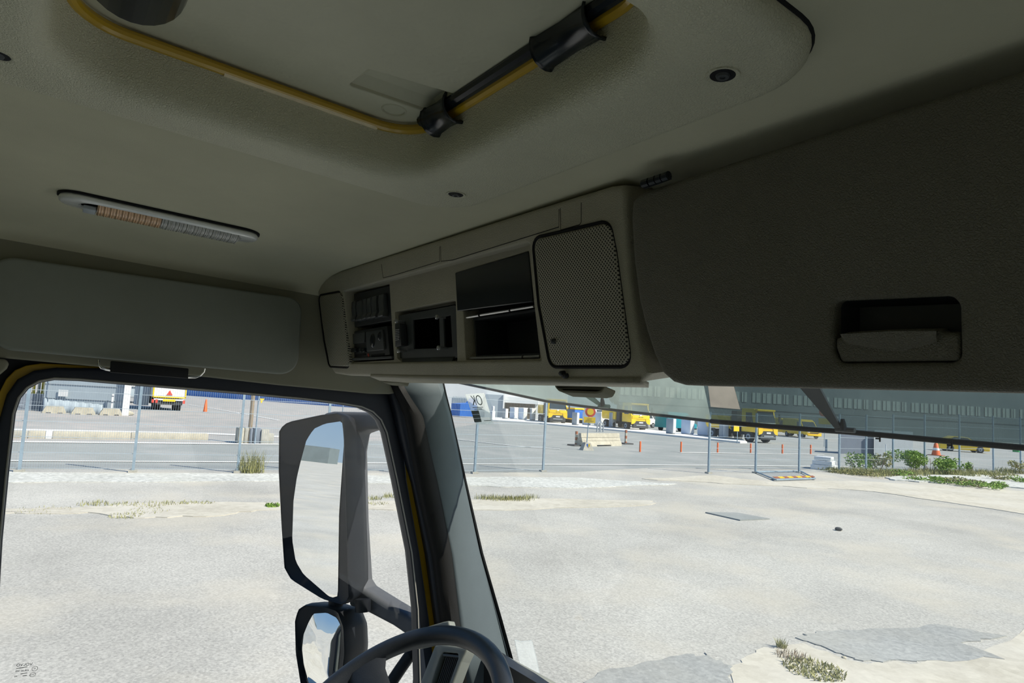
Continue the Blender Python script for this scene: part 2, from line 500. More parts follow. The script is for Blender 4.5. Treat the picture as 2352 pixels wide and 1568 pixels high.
class MB:
    def __init__(s):
        s.v = []
        s.f = []
    def add(s, vs, fs):
        k = len(s.v)
        s.v += [tuple(map(float, p)) for p in vs]
        s.f += [tuple(i + k for i in f) for f in fs]
        return s
    def box(s, c, d, rz=0.0, M3=None):
        hx, hy, hz = d[0] / 2, d[1] / 2, d[2] / 2
        P = [(x, y, z) for z in (-hz, hz) for y in (-hy, hy) for x in (-hx, hx)]
        ca, sa = math.cos(rz), math.sin(rz)
        if M3 is None:
            P = [(c[0] + x * ca - y * sa, c[1] + x * sa + y * ca, c[2] + z) for x, y, z in P]
        else:
            P = [tuple(np.asarray(c) + M3 @ np.array(p)) for p in P]
        return s.add(P, [(0, 2, 3, 1), (4, 5, 7, 6), (0, 1, 5, 4), (2, 6, 7, 3), (0, 4, 6, 2), (1, 3, 7, 5)])
    def box2(s, a, b):
        return s.box([(a[i] + b[i]) / 2 for i in range(3)], [abs(b[i] - a[i]) for i in range(3)])
    def loft(s, loops, closed=True, cap0=False, cap1=False):
        n = len(loops[0])
        vs = [p for l in loops for p in l]
        fs = []
        for i in range(len(loops) - 1):
            for j in range(n if closed else n - 1):
                a, b = i * n + j, i * n + (j + 1) % n
                fs.append((a, b, b + n, a + n))
        if cap0: fs.append(tuple(range(n))[::-1])
        if cap1: fs.append(tuple((len(loops) - 1) * n + j for j in range(n)))
        return s.add(vs, fs)
    def tube(s, path, r, seg=10, closed=False, caps=True):
        P = [np.asarray(p, float) for p in path]
        n = len(P)
        loops = []
        T = []
        for i in range(n):
            if closed:
                t = P[(i + 1) % n] - P[i - 1]
            else:
                t = P[min(i + 1, n - 1)] - P[max(i - 1, 0)]
            T.append(t / np.linalg.norm(t))
        a = np.array([0, 0, 1.0]) if abs(T[0][2]) < 0.9 else np.array([1.0, 0, 0])
        u = np.cross(T[0], a); u /= np.linalg.norm(u)
        for i in range(n):
            u = u - T[i] * (u @ T[i]); u /= np.linalg.norm(u)
            w = np.cross(T[i], u)
            rr = r[i] if isinstance(r, (list, tuple)) else r
            loops.append([tuple(P[i] + rr * (math.cos(2 * math.pi * k / seg) * u + math.sin(2 * math.pi * k / seg) * w)) for k in range(seg)])
        if closed:
            loops.append(loops[0])
            return s.loft(loops)
        return s.loft(loops, True, caps, caps)
    def cyl(s, a, b, r, seg=16):
        return s.tube([a, b], r, seg)
    def prism(s, loop, vec):
        L2 = [tuple(np.asarray(p) + np.asarray(vec)) for p in loop]
        return s.loft([loop, L2], True, True, True)
    def out(s, name, mt, parent=None, **k):
        return build(name, s.v, s.f, mt, parent, **k)

def rpoly(pts, r, seg=6):
    """round the corners of a closed 2-D polygon; r may be one radius or a list"""
    n = len(pts)
    out = []
    for i in range(n):
        p0, p1, p2 = (np.array(pts[(i + k) % n], float) for k in (-1, 0, 1))
        ri = r[i] if isinstance(r, (list, tuple)) else r
        a, b = p0 - p1, p2 - p1
        la, lb = np.linalg.norm(a), np.linalg.norm(b)
        a, b = a / la, b / lb
        ang = math.acos(max(-1, min(1, a @ b)))
        if ri <= 0 or ang > 3.05:
            out.append(tuple(p1))
            continue
        t = min(ri / math.tan(ang / 2), la * 0.48, lb * 0.48)
        A, B = p1 + a * t, p1 + b * t
        for k in range(seg + 1):
            w = k / seg
            q = (1 - w) ** 2 * A + 2 * w * (1 - w) * (p1 * 0.8 + (A + B) / 2 * 0.2) + w * w * B
            out.append(tuple(q))
    return out

def area2(p):
    return 0.5 * sum(p[i][0] * p[(i + 1) % len(p)][1] - p[(i + 1) % len(p)][0] * p[i][1] for i in range(len(p)))

def offs(poly, d):
    """move a closed polygon's edges inwards by d"""
    s = 1 if area2(poly) > 0 else -1
    n = len(poly)
    out = []
    for i in range(n):
        p0, p1, p2 = (np.array(poly[(i + k) % n], float) for k in (-1, 0, 1))
        e1, e2 = p1 - p0, p2 - p1
        l1, l2 = np.linalg.norm(e1), np.linalg.norm(e2)
        if l1 < 1e-9 or l2 < 1e-9:
            out.append(tuple(p1)); continue
        n1 = np.array([-e1[1], e1[0]]) / l1 * s
        n2 = np.array([-e2[1], e2[0]]) / l2 * s
        m = n1 + n2
        lm = np.linalg.norm(m)
        if lm < 0.3:
            out.append(tuple(p1 + n1 * d)); continue
        m /= lm
        out.append(tuple(p1 + m * (d / max(0.5, m @ n1))))
    return out

def plate(name, pl, outer, holes, th, mt, parent=None, ch=0.002, hch=None, d0=0.0, back=True, **k):
    """flat board with rounded edges and holes; outlines in the plane's own metres"""
    hch = ch if hch is None else hch
    mb = MB()
    steps = [(1.0, 0.0), (0.62, 0.08), (0.29, 0.29), (0.08, 0.62), (0.0, 1.0)]
    fronts = []
    for i, lp in enumerate([outer] + list(holes)):
        c = ch if i == 0 else hch
        sg = 1 if i == 0 else -1
        loops = []
        if c > 0:
            for a, b in steps:
                l2 = offs(lp, sg * c * a)
                loops.append([tuple(pl.at(p, d0 + b * c)) for p in l2])
            fronts.append(offs(lp, sg * c))
        else:
            loops.append([tuple(pl.at(p, d0)) for p in lp])
            fronts.append(lp)
        loops.append([tuple(pl.at(p, d0 + th)) for p in lp])
        mb.loft(loops)
    for fl, dd in ((fronts, d0),) + ((([outer] + list(holes), d0 + th),) if back else ()):
        bm = bmesh.new()
        es = []
        for lp in fl:
            vs = [bm.verts.new((p[0], p[1], 0)) for p in lp]
            es += [bm.edges.new((vs[i], vs[(i + 1) % len(vs)])) for i in range(len(vs))]
        bmesh.ops.triangle_fill(bm, edges=es, use_beauty=True, use_dissolve=False, normal=(0, 0, 1))
        bm.verts.index_update()
        mb.add([pl.at((v.co.x, v.co.y), dd) for v in bm.verts], [tuple(v.index for v in f.verts) for f in bm.faces])
        bm.free()
    return mb.out(name, mt, parent, **k)

def rrect(x0, x1, y0, y1, r, seg=8):
    """rounded rectangle with a fixed point count, counter-clockwise"""
    out = []
    for cx, cy, a0 in ((x1 - r, y1 - r, 0), (x0 + r, y1 - r, 90), (x0 + r, y0 + r, 180), (x1 - r, y0 + r, 270)):
        for k in range(seg + 1):
            a = math.radians(a0 + 90 * k / seg)
            out.append((cx + r * math.cos(a), cy + r * math.sin(a)))
    return out

# ================================================================== CAB: structure
RT = 0.0365                                    # the roof lining drops slightly towards the windscreen
def roofz(y, d=0.0):
    return CZ + 0.2585 - RT * y - d
ROOF = Plane((0, 0, CZ + 0.2585), (0, -RT, -1.0), (0, 1, 0))
def roof(u, v, d=0.0):
    return onp(u, v, ROOF.P + ROOF.n * d, ROOF.n)

# headliner with a hole for the hatch, rolled down into the left wall
HX0, HX1, HY0, HY1 = -0.665, -0.25, -0.05, 0.345
xs = [-1.415, -1.412, -1.405, -1.392, -1.37, -1.345, -1.31, -1.26, HX0, HX1, 0.2, 0.7, 1.0]
zs = [-0.075, -0.055, -0.04, -0.028, -0.017, -0.010, -0.004, 0, 0, 0, 0, 0, 0]
ys = [-0.9, -0.5, HY0, HY1, 0.50, 0.80]
mb = MB()
vid = {}
for i, x in enumerate(xs):
    for j, y in enumerate(ys):
        vid[i, j] = len(mb.v)
        mb.v.append((x, y, roofz(y) + zs[i]))
for i in range(len(xs) - 1):
    for j in range(len(ys) - 1):
        if i == 8 and j == 2: continue
        mb.f.append((vid[i, j], vid[i + 1, j], vid[i + 1, j + 1], vid[i, j + 1]))
mb.out('ceiling', MT['head'], kind='structure', smooth=60)
# outer roof skin of the cab
mb = MB()
mb.box2((-1.46, -0.95, CZ + 0.36), (1.06, 0.86, CZ + 0.375))
ro = mb.out('trim_9', MT['yel'], kind='structure')

# left wall lining above the door
WX = -1.40
WP = Plane((WX, 0, CZ), (1, 0, 0))
btm = WP.px([(-60, 818), (0, 821), (221, 841), (480, 866), (640, 884), (800, 899), (850, 904), (895, 905), (940, 898), (975, 886), (1000, 874), (1010, 862)])
top = [(btm[-1][0] + 0.0, 0.235), (btm[0][0] - 0.45, 0.255), (btm[0][0] - 0.45, btm[0][1])]
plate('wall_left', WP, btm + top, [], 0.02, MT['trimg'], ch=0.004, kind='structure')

# door: black aperture, yellow body flange, black frame, bead and pane
def win_loop(pl):
    p = pl.px([(36, 950), (48, 915), (66, 893), (92, 879), (125, 873), (180, 875), (300, 885), (560, 906), (700, 919), (790, 930), (830, 937), (855, 948), (873, 966), (886, 995), (910, 1105), (943, 1270), (957, 1400), (962, 1568)])
    f = (p[-1][0] + 0.0, -0.88)
    q = pl.px([(-14, 1568), (-4, 1400), (5, 1246), (20, 1090)])
    return p + [f, (q[0][0], -0.88)] + q
AP = Plane((-1.455, 0, CZ), (1, 0, 0))
YP = Plane((-1.445, 0, CZ), (1, 0, 0))
FP = Plane((-1.432, 0, CZ), (1, 0, 0))
dr = root('door_1', (-1.44, 0.35, CZ - 0.75), kind='structure')
plate('aperture_seal', AP, [(-0.6, -1.02), (1.07, -1.02), (1.04, -0.62), (0.83, 0.0), (0.78, 0.16), (-0.6, 0.16)], [offs(win_loop(AP), -0.012)], 0.02, MT['rub'], dr)
yo = YP.px([(-70, 1120), (-30, 960), (0, 898), (14, 870), (34, 850), (60, 839), (95, 834), (170, 838), (500, 860), (800, 890), (890, 906), (914, 950), (926, 1000), (948, 1105), (980, 1270), (1000, 1423), (1015, 1568)])
plate('body_flange', YP, yo + [(yo[-1][0], -1.0), (yo[0][0] - 0.04, -1.0)], [offs(win_loop(YP), -0.006)], 0.008, MT['yel'], dr)
fo = FP.px([(-45, 1120), (-25, 1020), (0, 957), (15, 906), (40, 871), (78, 851), (130, 844), (170, 845), (500, 850), (800, 880), (900, 890), (915, 930), (926, 1000), (936, 1105), (965, 1270), (987, 1423), (1002, 1568)])
wl = win_loop(FP)
plate('window_frame', FP, fo + [(fo[-1][0], -1.0), (fo[0][0] - 0.03, -1.0)], [wl], 0.03, MT['frame'], dr, ch=0.006, hch=0.004)
mb = MB()
wb = offs(wl, -0.0035)
mb.tube([tuple(FP.at(p, -0.0005)) for p in wb], 0.0019, 6, closed=True)
mb.out('bead', MT['bead'], dr)
mb = MB()
GP = Plane((-1.445, 0, CZ), (1, 0, 0))
gl2 = offs(win_loop(GP), -0.01)
mb.add([GP.at(p) for p in gl2], [tuple(range(len(gl2)))])
mb.out('window_2', MT['pane'], kind='structure', smooth=0)

# maker's stamp on the door pane (read from behind, so it is mirrored)
STP = Plane((-1.443, 0, CZ), (1, 0, 0))
def text_on(name, pl, txt, c, size, mt, parent, mirror=True, thin=0.0, sx=1.0, shear=0.0, ang=0.0, th=0.0004, d=0.0, **k):
    cu = bpy.data.curves.new(name, 'FONT')
    cu.body = txt
    cu.size = size
    cu.align_x = 'CENTER'
    cu.align_y = 'CENTER'
    cu.shear = shear
    cu.offset = thin
    cu.extrude = th
    ob = bpy.data.objects.new(name, cu)
    COL.objects.link(ob)
    bpy.context.view_layer.update()
    dg = bpy.context.evaluated_depsgraph_get()
    me = bpy.data.meshes.new_from_object(ob.evaluated_get(dg))
    ca, sa = math.cos(ang), math.sin(ang)
    V = []
    for v in me.vertices:
        x = v.co.x * sx * (-1 if mirror else 1)
        y = v.co.y
        V.append(pl.at((c[0] + x * ca - y * sa, c[1] + x * sa + y * ca), d - v.co.z))
    F = [tuple(p.vertices) for p in me.polygons]
    bpy.data.objects.remove(ob)
    bpy.data.meshes.remove(me)
    return build(name, V, F, mt, parent, smooth=0, **k)
c0 = STP.px([(57, 1540)])[0]
st = root('glass_stamp', tuple(STP.at(c0)), 'small dark grey maker stamp printed on the lower rear corner of the side window pane', 'stamp')
a0 = -0.09
def sp(u, v): return STP.px([(u, v)])[0]
text_on('wordmark', STP, 'VOLVO', sp(56, 1526), 0.0060, MT['inkd'], st, sx=1.15, ang=a0)
text_on('lettering', STP, '43R-001505', sp(51, 1540), 0.0036, MT['inkd'], st, sx=1.1, ang=a0)
text_on('lettering', STP, 'E1', sp(79, 1535), 0.0034, MT['inkd'], st, ang=a0)
text_on('lettering', STP, 'CCC', sp(74, 1549), 0.0030, MT['inkd'], st, ang=a0)
text_on('lettering', STP, 'AS2', sp(36, 1553), 0.0028, MT['inkd'], st, ang=a0)
mb = MB()
for (u, v, a, b) in ((80, 1535, 0.0040, 0.0040), (75, 1549, 0.0042, 0.0034)):
    c = sp(u, v)
    mb.tube([tuple(STP.at((c[0] + a * math.cos(t), c[1] + b * math.sin(t)))) for t in np.linspace(0, 2 * math.pi, 20, endpoint=False)], 0.0003, 4, closed=True)
c = sp(36, 1553)
mb.tube([tuple(STP.at((c[0] + a, c[1] + b))) for a, b in ((0.0046, 0), (0, 0.0032), (-0.0046, 0), (0, -0.0032))], 0.0003, 4, closed=True)
for (u, v, w) in ((50, 1533, 0.020), (55, 1546, 0.012), (57, 1551, 0.008)):
    c = sp(u, v)
    mb.box(STP.at(c), (0.0004, w * 0.8, 0.0009))
mb.out('small_print', MT['inkd'], st, smooth=0, kind='stuff')

# A-pillar: seals, soft bulge and blue-grey trim up to the windscreen
WSP0 = np.array([0, 0.80, CZ + 0.03]); WSN = np.array([0, -1, -0.42])
def ws(u, v, d=0.0):
    n = WSN / np.linalg.norm(WSN)
    return onp(u, v, WSP0 + n * d, n)
rows = [868, 905, 952, 1030, 1105, 1190, 1270, 1350, 1423, 1500, 1590]
def colm(a):
    return [float(np.interp(r, [p[1] for p in a], [p[0] for p in a])) for r in rows]
cA = colm([(893, 868), (901, 905), (912, 952), (931, 1030), (954, 1105), (971, 1190), (986, 1270), (997, 1350), (1007, 1423), (1015, 1500), (1023, 1590)])
cB = colm([(900, 868), (916, 905), (934, 952), (962, 1105), (998, 1270), (1018, 1423), (1038, 1590)])
cC = colm([(915, 868), (934, 905), (967, 952), (1000, 1105), (1031, 1270), (1049, 1423), (1068, 1590)])
cD = colm([(1003, 868), (1011, 905), (1023, 952), (1055, 1105), (1092, 1270), (1134, 1423), (1178, 1590)])
cE = colm([(1018, 868), (1026, 905), (1038, 952), (1072, 1105), (1110, 1270), (1154, 1423), (1200, 1590)])
A3 = [on(u, v, 0, -1.43) for u, v in zip(cA, rows)]
B3 = [on(u, v, 0, -1.405) for u, v in zip(cB, rows)]
C3 = [on(u, v, 0, -1.400) for u, v in zip(cC, rows)]
D3 = [ws(u, v, 0.012) for u, v in zip(cD, rows)]
E3 = [ws(u, v, 0.0) for u, v in zip(cE, rows)]
def strip(name, cols, mt, **k):
    mb = MB()
    mb.loft(list(map(list, zip(*cols))), closed=False)
    return mb.out(name, mt, smooth=70, **k)
def mid(a, b, w, push):
    return [tuple(p * (1 - w) + q * w + np.array([push, -push * 0.5, 0])) for p, q in zip(a, b)]
strip('trim_1', [A3, mid(A3, B3, 0.5, 0.006), B3], MT['frame'], kind='structure', solid=0.012)
strip('trim_2', [B3, mid(B3, C3, 0.25, 0.010), mid(B3, C3, 0.5, 0.016), mid(B3, C3, 0.8, 0.010), C3], MT['bulge'], kind='structure', solid=0.012)
strip('trim_3', [C3, mid(C3, D3, 0.1, 0.006), mid(C3, D3, 0.5, 0.010), mid(C3, D3, 0.9, 0.006), D3], MT['pil'], kind='structure', solid=0.015)
D4 = [p + np.array([0.0, -0.004, 0]) for p in D3]
strip('trim_4', [D3, D4, mid(D4, E3, 0.4, 0.004), mid(D4, E3, 0.55, -0.003), mid(D4, E3, 0.8, 0.003), E3], MT['rub'], kind='structure')
cap = on(1080, 1436, 0, -1.385)
mb = MB()
pd = np.asarray(mid([C3[8]], [D3[8]], 0.45, 0.012)[0])
pn = np.cross(np.asarray(D3[8]) - np.asarray(C3[8]), np.asarray(C3[9]) - np.asarray(C3[8]))
pn = pn / np.linalg.norm(pn)
mb.tube([tuple(onp(1080 + 13 * math.cos(a), 1440 + 14 * math.sin(a), pd, pn)) for a in np.linspace(0, 2 * math.pi, 24, endpoint=False)], 0.0009, 5, closed=True)
mb.out('trim_5', MT['pil'], kind='structure')

# the rest of the cab, out of the picture but shading it: floor, rear wall, door panels, passenger side, bulkhead
def shellbox(name, a, b, m='trimg'):
    mb = MB(); mb.box2(a, b)
    mb.out(name, MT[m], kind='structure', smooth=0)
ZF = CZ - 1.5
shellbox('floor', (-1.45, -0.9, ZF - 0.04), (1.05, 1.25, ZF), 'glight')
BWP = Plane((0, -0.9, CZ), (0, 1, 0))
plate('wall_back', BWP, [(1.45, -1.5), (1.45, 0.3), (-1.05, 0.3), (-1.05, -1.5)], [], 0.03, MT['head'], ch=0.0, kind='structure')
shellbox('baseboard_left', (-1.50, -0.9, ZF), (-1.455, 1.05, CZ - 1.0), 'glight')
shellbox('trim_10', (-1.48, -0.9, CZ - 0.75), (-1.455, -0.6, CZ + 0.3))
shellbox('wall_front', (-1.45, 1.22, ZF), (1.05, 1.26, CZ - 0.85), 'glight')
RWP = Plane((1.02, 0, CZ), (-1, 0, 0))
plate('wall_right', RWP, [(0.9, -1.5), (0.9, 0.26), (-0.86, 0.26), (-0.95, -0.1), (-1.25, -0.8), (-1.25, -1.5)],
      [rpoly([(0.02, -0.68), (0.02, -0.22), (-0.70, -0.22), (-0.85, -0.68)], 0.08, 6)], 0.03, MT['trimg'], ch=0.0, kind='structure')
mb = MB(); mb.add([(1.04, -0.05, CZ - 0.65), (1.04, 0.9, CZ - 0.65), (1.04, 0.74, CZ - 0.20), (1.04, -0.05, CZ - 0.20)], [(0, 1, 2, 3)])
mb.out('window_3', MT['pane'], kind='structure', smooth=0)

mb = MB(); mb.tube([tuple(np.asarray(q) + np.array([0.0, -0.003, 0.0])) for q in mid(D3, E3, 0.62, 0.002)], 0.0022, 6)
mb.out('trim_11', MT['pil'], kind='structure')

# windscreen pane
wt = [ws(1023, 890), ws(1067, 1105), ws(1106, 1270), ws(1151, 1423), ws(1200, 1590)]
zt = CZ + 0.16
def wsy(z): return 0.80 - 0.42 * (z - CZ - 0.03)
xL = -1.44
V = [(xL, wsy(zt), zt), (1.05, wsy(zt), zt), (1.05, wsy(CZ - 0.95), CZ - 0.95), (xL, wsy(CZ - 0.95), CZ - 0.95)]
build('window_1', V, [(0, 1, 2, 3)], MT['wind'], kind='structure', smooth=0)

# ================================================================== CAB: overhead console
CP0 = np.array([0, 0.478, CZ + 0.242])
CN = np.array([0, -1.0, -0.17])
CONS = Plane(CP0, CN)
con = root('overhead_console', (-0.95, 0.49, CZ + 0.02), 'grained dark grey overhead console with speakers and empty slots above windscreen', 'console')
outer = CONS.px([(727, 652), (735, 637), (800, 616), (1010, 549), (1250, 473), (1400, 427), (1428, 424), (1436, 440), (1439, 520), (1447, 640), (1463, 760), (1480, 830), (1494, 858), (1470, 877), (1420, 881), (1000, 870), (800, 863), (768, 858), (755, 838), (738, 740)])
hole = CONS.px([(787, 670), (1000, 613), (1208, 557), (1216, 562), (1222, 650), (1243, 826), (1100, 829), (806, 834), (798, 760)])
plate('console_face', CONS, outer, [rpoly(hole, 0.003, 2)], 0.05, MT['cons'], con, ch=0.006, hch=0.004)
# body behind the face and the ledge below it
mb = MB()
b0 = [CONS.at(p, 0.045) for p in outer]
b1 = [CONS.at((p[0] * 0.99 - 0.005, p[1] * 0.9), 0.17) for p in outer]
mb.loft([b0, b1], True, False, True)
mb.out('console_body', MT['cons'], con)
# recessed inner panel with the three bays cut out
RP = Plane(CONS.at((0, -0.200), 0.004), CN * np.array([1, 1, 1.0]) + np.array([0, 0, 0.11]))
rin = RP.px([(776, 655), (1000, 606), (1222, 540), (1240, 690), (1258, 845), (1100, 850), (790, 850)])
slotA = RP.px([(801, 672), (894, 651), (899, 740), (905, 826), (808, 832), (801, 760)])
bayB = RP.px([(907, 716), (1040, 689), (1046, 692), (1050, 828), (1042, 833), (1041, 852), (932, 856), (920, 828), (912, 822)])
slotC = RP.px([(1050, 625), (1214, 576), (1226, 695), (1241, 823), (1070, 827), (1064, 720)])
plate('bay_panel', RP, rin, [rpoly(slotA, 0.002, 2), rpoly(bayB, 0.002, 2), rpoly(slotC, 0.002, 2)], 0.03, MT['cons'], con, ch=0.0, hch=0.0015)
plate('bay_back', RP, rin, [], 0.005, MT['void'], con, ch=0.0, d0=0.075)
# lower ledge
LP = Plane((0, 0.512, CZ + 0.03), (0, -1, 0.0))
led = [on(u, v, 1, 0.53) for u, v in ((860, 869), (930, 874), (1100, 880), (1300, 884), (1480, 886))]
led2 = [on(u, v, 1, 0.55) for u, v in ((872, 874), (940, 879), (1100, 882), (1300, 886), (1490, 890))]
mb = MB()
l0 = [on(u, v, 1, 0.512) for u, v in ((850, 865), (930, 868), (1100, 872), (1300, 877), (1470, 879))]
mb.loft([l0, led, led2, [on(u, v, 1, 0.66) for u, v in ((872, 874), (940, 879), (1100, 882), (1300, 886), (1490, 890))]], closed=False)
mb.out('console_ledge', MT['cons'], con, solid=0.006)
# loudspeaker grilles
def grille(px, label):
    pts = CONS.px(px, -0.004)
    g = plate('speaker_grille', CONS, rpoly(pts, 0.012, 5), [], 0.008, MT['grille'], con, ch=0.003, d0=-0.004)
    tag(g, label)
    mb = MB()
    e = offs(rpoly(CONS.px(px, 0.0), 0.012, 5), -0.002)
    mb.tube([tuple(CONS.at(p, 0.0)) for p in e], 0.0022, 6, closed=True)
    mb.out('grille_gap', MT['void'], con)
grille([(733, 680), (782, 671), (788, 720), (803, 842), (757, 840), (745, 780)], 'narrow perforated speaker grille at the door end')
grille([(1226, 550), (1398, 511), (1412, 580), (1447, 838), (1266, 839), (1240, 700)], 'wide perforated speaker grille beside the locker')
# blanking caps with fine seams above the bays
for px in ([(876, 606), (880, 638), (905, 632), (1010, 600), (1010, 566), (876, 606)][:-1], [(1012, 565), (1013, 600), (1040, 597), (1284, 521), (1284, 480)], [(1287, 478), (1288, 528), (1331, 516), (1335, 510), (1335, 465)]):
    p2 = CONS.px(px)
    mb = MB()
    mb.tube([tuple(CONS.at(p, 0.0002)) for p in p2], 0.0006, 5)
    mb.out('cap_seam', MT['void'], con)
# two small dark studs
for (u, v, r) in ((1278, 783, 0.0035), (1296, 856, 0.003), (1303, 862, 0.003)):
    c = CONS.px([(u, v)])[0]
    mb = MB()
    mb.tube([CONS.at(c, 0.002), CONS.at(c, -0.006), CONS.at(c, -0.008)], [r, r, r * 0.5], 10)
    mb.out('stud', MT['blk'], con)

# switch bank
sw = root('switch_panel', tuple(RP.at(RP.px([(850, 745)])[0])), 'black rocker switch bank in the upper bay beside the narrow speaker', 'switch panel')
plate('panel', RP, rpoly(RP.px([(809, 675), (893, 655), (898, 735), (811, 751)]), 0.002, 2), [], 0.02, MT['blk'], sw, ch=0.001, d0=0.003)
for (x0, x1, y0, y1) in ((150, 218, 430, 725), (225, 320, 420, 720), (318, 388, 390, 700), (388, 458, 375, 690), (458, 540, 355, 680), (570, 655, 330, 665)):
    u0, u1 = 812 + (x0 - 150) / 6.8 + 1, 812 + (x1 - 150) / 6.8
    v0, v1 = 620 + y0 / 6.27, 620 + y1 / 6.27
    s = 0.22
    a = RP.px([(u0, v0 + 3), (u1, v0), (u1 + 3, v1), (u0 + 3, v1 + 3)])
    prof = []
    for t, d in ((0, 0.002), (0.06, -0.005), (0.35, -0.007), (0.75, -0.006), (0.93, -0.010), (1.0, -0.009), (1.0, 0.003)):
        L = [a[0][i] * (1 - t) + a[3][i] * t for i in (0, 1)]
        Rr = [a[1][i] * (1 - t) + a[2][i] * t for i in (0, 1)]
        prof.append([tuple(RP.at(L, d)), tuple(RP.at(Rr, d))])
    loopL = [p[0] for p in prof]; loopR = [p[1] for p in prof]
    mb = MB()
    mb.loft([loopL, loopR], True, True, True)
    mb.out('rocker_switch', MT['brk'], sw, bevel=0.0008)

# tachograph unit
tg = root('tachograph', tuple(RP.at(RP.px([(850, 828)])[0])), 'black driver card recorder with small display and round button below the switches', 'recorder')
plate('faceplate', RP, rpoly(RP.px([(809, 761), (886, 748), (893, 815), (812, 824)]), 0.002, 2), [], 0.02, MT['blk'], tg, ch=0.001, d0=0.002)
plate('display', RP, rpoly(RP.px([(811, 767), (839, 762), (838, 786), (812, 790)]), 0.001, 2), [], 0.003, MT['brk'], tg, ch=0.0005, d0=-0.001)
plate('button_panel', RP, rpoly(RP.px([(842, 762), (880, 756), (884, 803), (844, 807)]), 0.002, 2), [], 0.004, MT['brk'], tg, ch=0.0008, d0=-0.002)
def dome(name, u, v, rx, ry, mt, parent, h=0.004):
    c = RP.px([(u, v)])[0]
    loops = []
    for a in (0.0, 0.4, 0.8, 1.2):
        loops.append([tuple(RP.at((c[0] + rx * math.cos(a) * math.cos(t), c[1] + ry * math.cos(a) * math.sin(t)), -0.002 - h * math.sin(a))) for t in np.linspace(0, 2 * math.pi, 18, endpoint=False)])
    mb = MB()
    mb.loft(loops, True, False, True)
    return mb.out(name, mt, parent, smooth=80)
dome('round_button', 858.5, 782, 0.0105, 0.0135, MT['blkg'], tg)
dome('round_button', 875, 772, 0.006, 0.0085, MT['blkg'], tg)
for x0 in (811, 817, 829, 836):
    plate('push_button', RP, rpoly(RP.px([(x0, 800), (x0 + 6, 799), (x0 + 6, 808), (x0, 809)]), 0.0008, 2), [], 0.006, MT['blkg'], tg, ch=0.0008, d0=-0.005)
for (u0, u1) in ((815, 838), (851, 881)):
    plate('card_slot', RP, RP.px([(u0, 814), (u1, 811), (u1, 815.5), (u0, 818.5)]), [], 0.002, MT['void'], tg, ch=0, d0=0.0012)
plate('red_mark', RP, RP.px([(843, 812), (845, 811.5), (846, 818), (844, 819)]), [], 0.001, MT['red'], tg, ch=0, d0=0.001)
plate('lower_rail', RP, RP.px([(810, 822), (902, 817), (903, 823), (812, 828)]), [], 0.012, MT['brk'], tg, ch=0.001, d0=-0.003)

# empty mounting bracket
br = root('mounting_bracket', tuple(RP.at(RP.px([(975, 850)])[0])), 'black metal device bracket with two square cut-outs, four screws and a folded tab', 'bracket')
plate('bracket_plate', RP, RP.px([(909, 724), (1036, 700), (1046, 706), (1044, 820), (1034, 824), (1034, 846), (930, 850), (918, 824), (910, 822)]),
      [RP.px([(941, 734), (1001, 726), (1003, 799), (943, 801)]), RP.px([(1010, 727), (1027, 723), (1031, 796), (1013, 798)])], 0.003, MT['brk'], br, ch=0.0006, d0=0.006)
# folded lip along the foot of the bracket
mb = MB()
q = RP.px([(918, 824), (1036, 820), (1034, 847), (929, 850)])
mb.loft([[tuple(RP.at(q[0], 0.006)), tuple(RP.at(q[1], 0.006))], [tuple(RP.at(q[3], -0.001)), tuple(RP.at(q[2], -0.001))]], closed=False)
mb.out('folded_tab', MT['brk'], br, solid=0.002)
for (u, v) in ((924, 738), (1018, 729), (929, 806), (1022, 799)):
    c = RP.px([(u, v)])[0]
    mb = MB()
    mb.tube([RP.at(c, 0.004), RP.at(c, -0.010), RP.at(c, -0.0101), RP.at(c, -0.013), RP.at(c, -0.014)], [0.0018, 0.0018, 0.0038, 0.0034, 0.002], 12)
    mb.out('screw', MT['steel'], br)
mb = MB()
pp = RP.px([(916, 744), (927, 742), (930, 770), (931, 794), (917, 797), (917, 770)])
mb.prism([tuple(RP.at(p, -0.008)) for p in pp], -RP.n * 0.012)
mb.out('latch_block', MT['blk'], br, bevel=0.001)
for k in range(7):
    q = RP.px([(918.5, 758 + k * 3.8), (928, 756.5 + k * 3.8)])
    mb = MB()
    mb.tube([RP.at(q[0], -0.0085), RP.at(q[1], -0.0085)], 0.0009, 6)
    mb.out('grip_rib', MT['brk'], br)

# blank flap closing the upper slot, and the empty slot below
plate('slot_cover', RP, rpoly(RP.px([(1046, 626), (1215, 578), (1224, 693), (1051, 715)]), 0.002, 2), [], 0.01, MT['blkg'], None, ch=0.0015, d0=-0.001,
      label='plain gloss black cover over the upper slot beside the wide speaker', cat='cover')
sl_ = root('radio_slot', tuple(RP.at(RP.px([(1150, 825)])[0], 0.02)), 'empty black radio slot with metal cage edges below the gloss cover', 'slot')
cage = RP.px([(1072, 730), (1226, 706), (1238, 817), (1078, 821)])
cage2 = offs(cage, 0.0035)
mb = MB()
mb.loft([[tuple(RP.at(p, 0.012)) for p in cage], [tuple(RP.at(p, 0.012)) for p in cage2], [tuple(RP.at(p, 0.07)) for p in cage2]], True, False, True)
mb.out('cage', MT['blk'], sl_)
for a, b, dd in (((1072, 729), (1100, 724.5), 0.004), ((1104, 723.5), (1170, 713), 0.004), ((1174, 712), (1226, 703.5), 0.004), ((1080, 822), (1200, 820), 0.006), ((1204, 819.5), (1240, 818), 0.006)):
    q = RP.px([a, b], dd)
    mb = MB()
    mb.tube([RP.at(q[0], dd), RP.at(q[1], dd)], 0.0018, 6)
    mb.out('edge_strip', MT['steel'], sl_)
q = RP.px([(1086, 768)], 0.03)[0]
mb = MB()
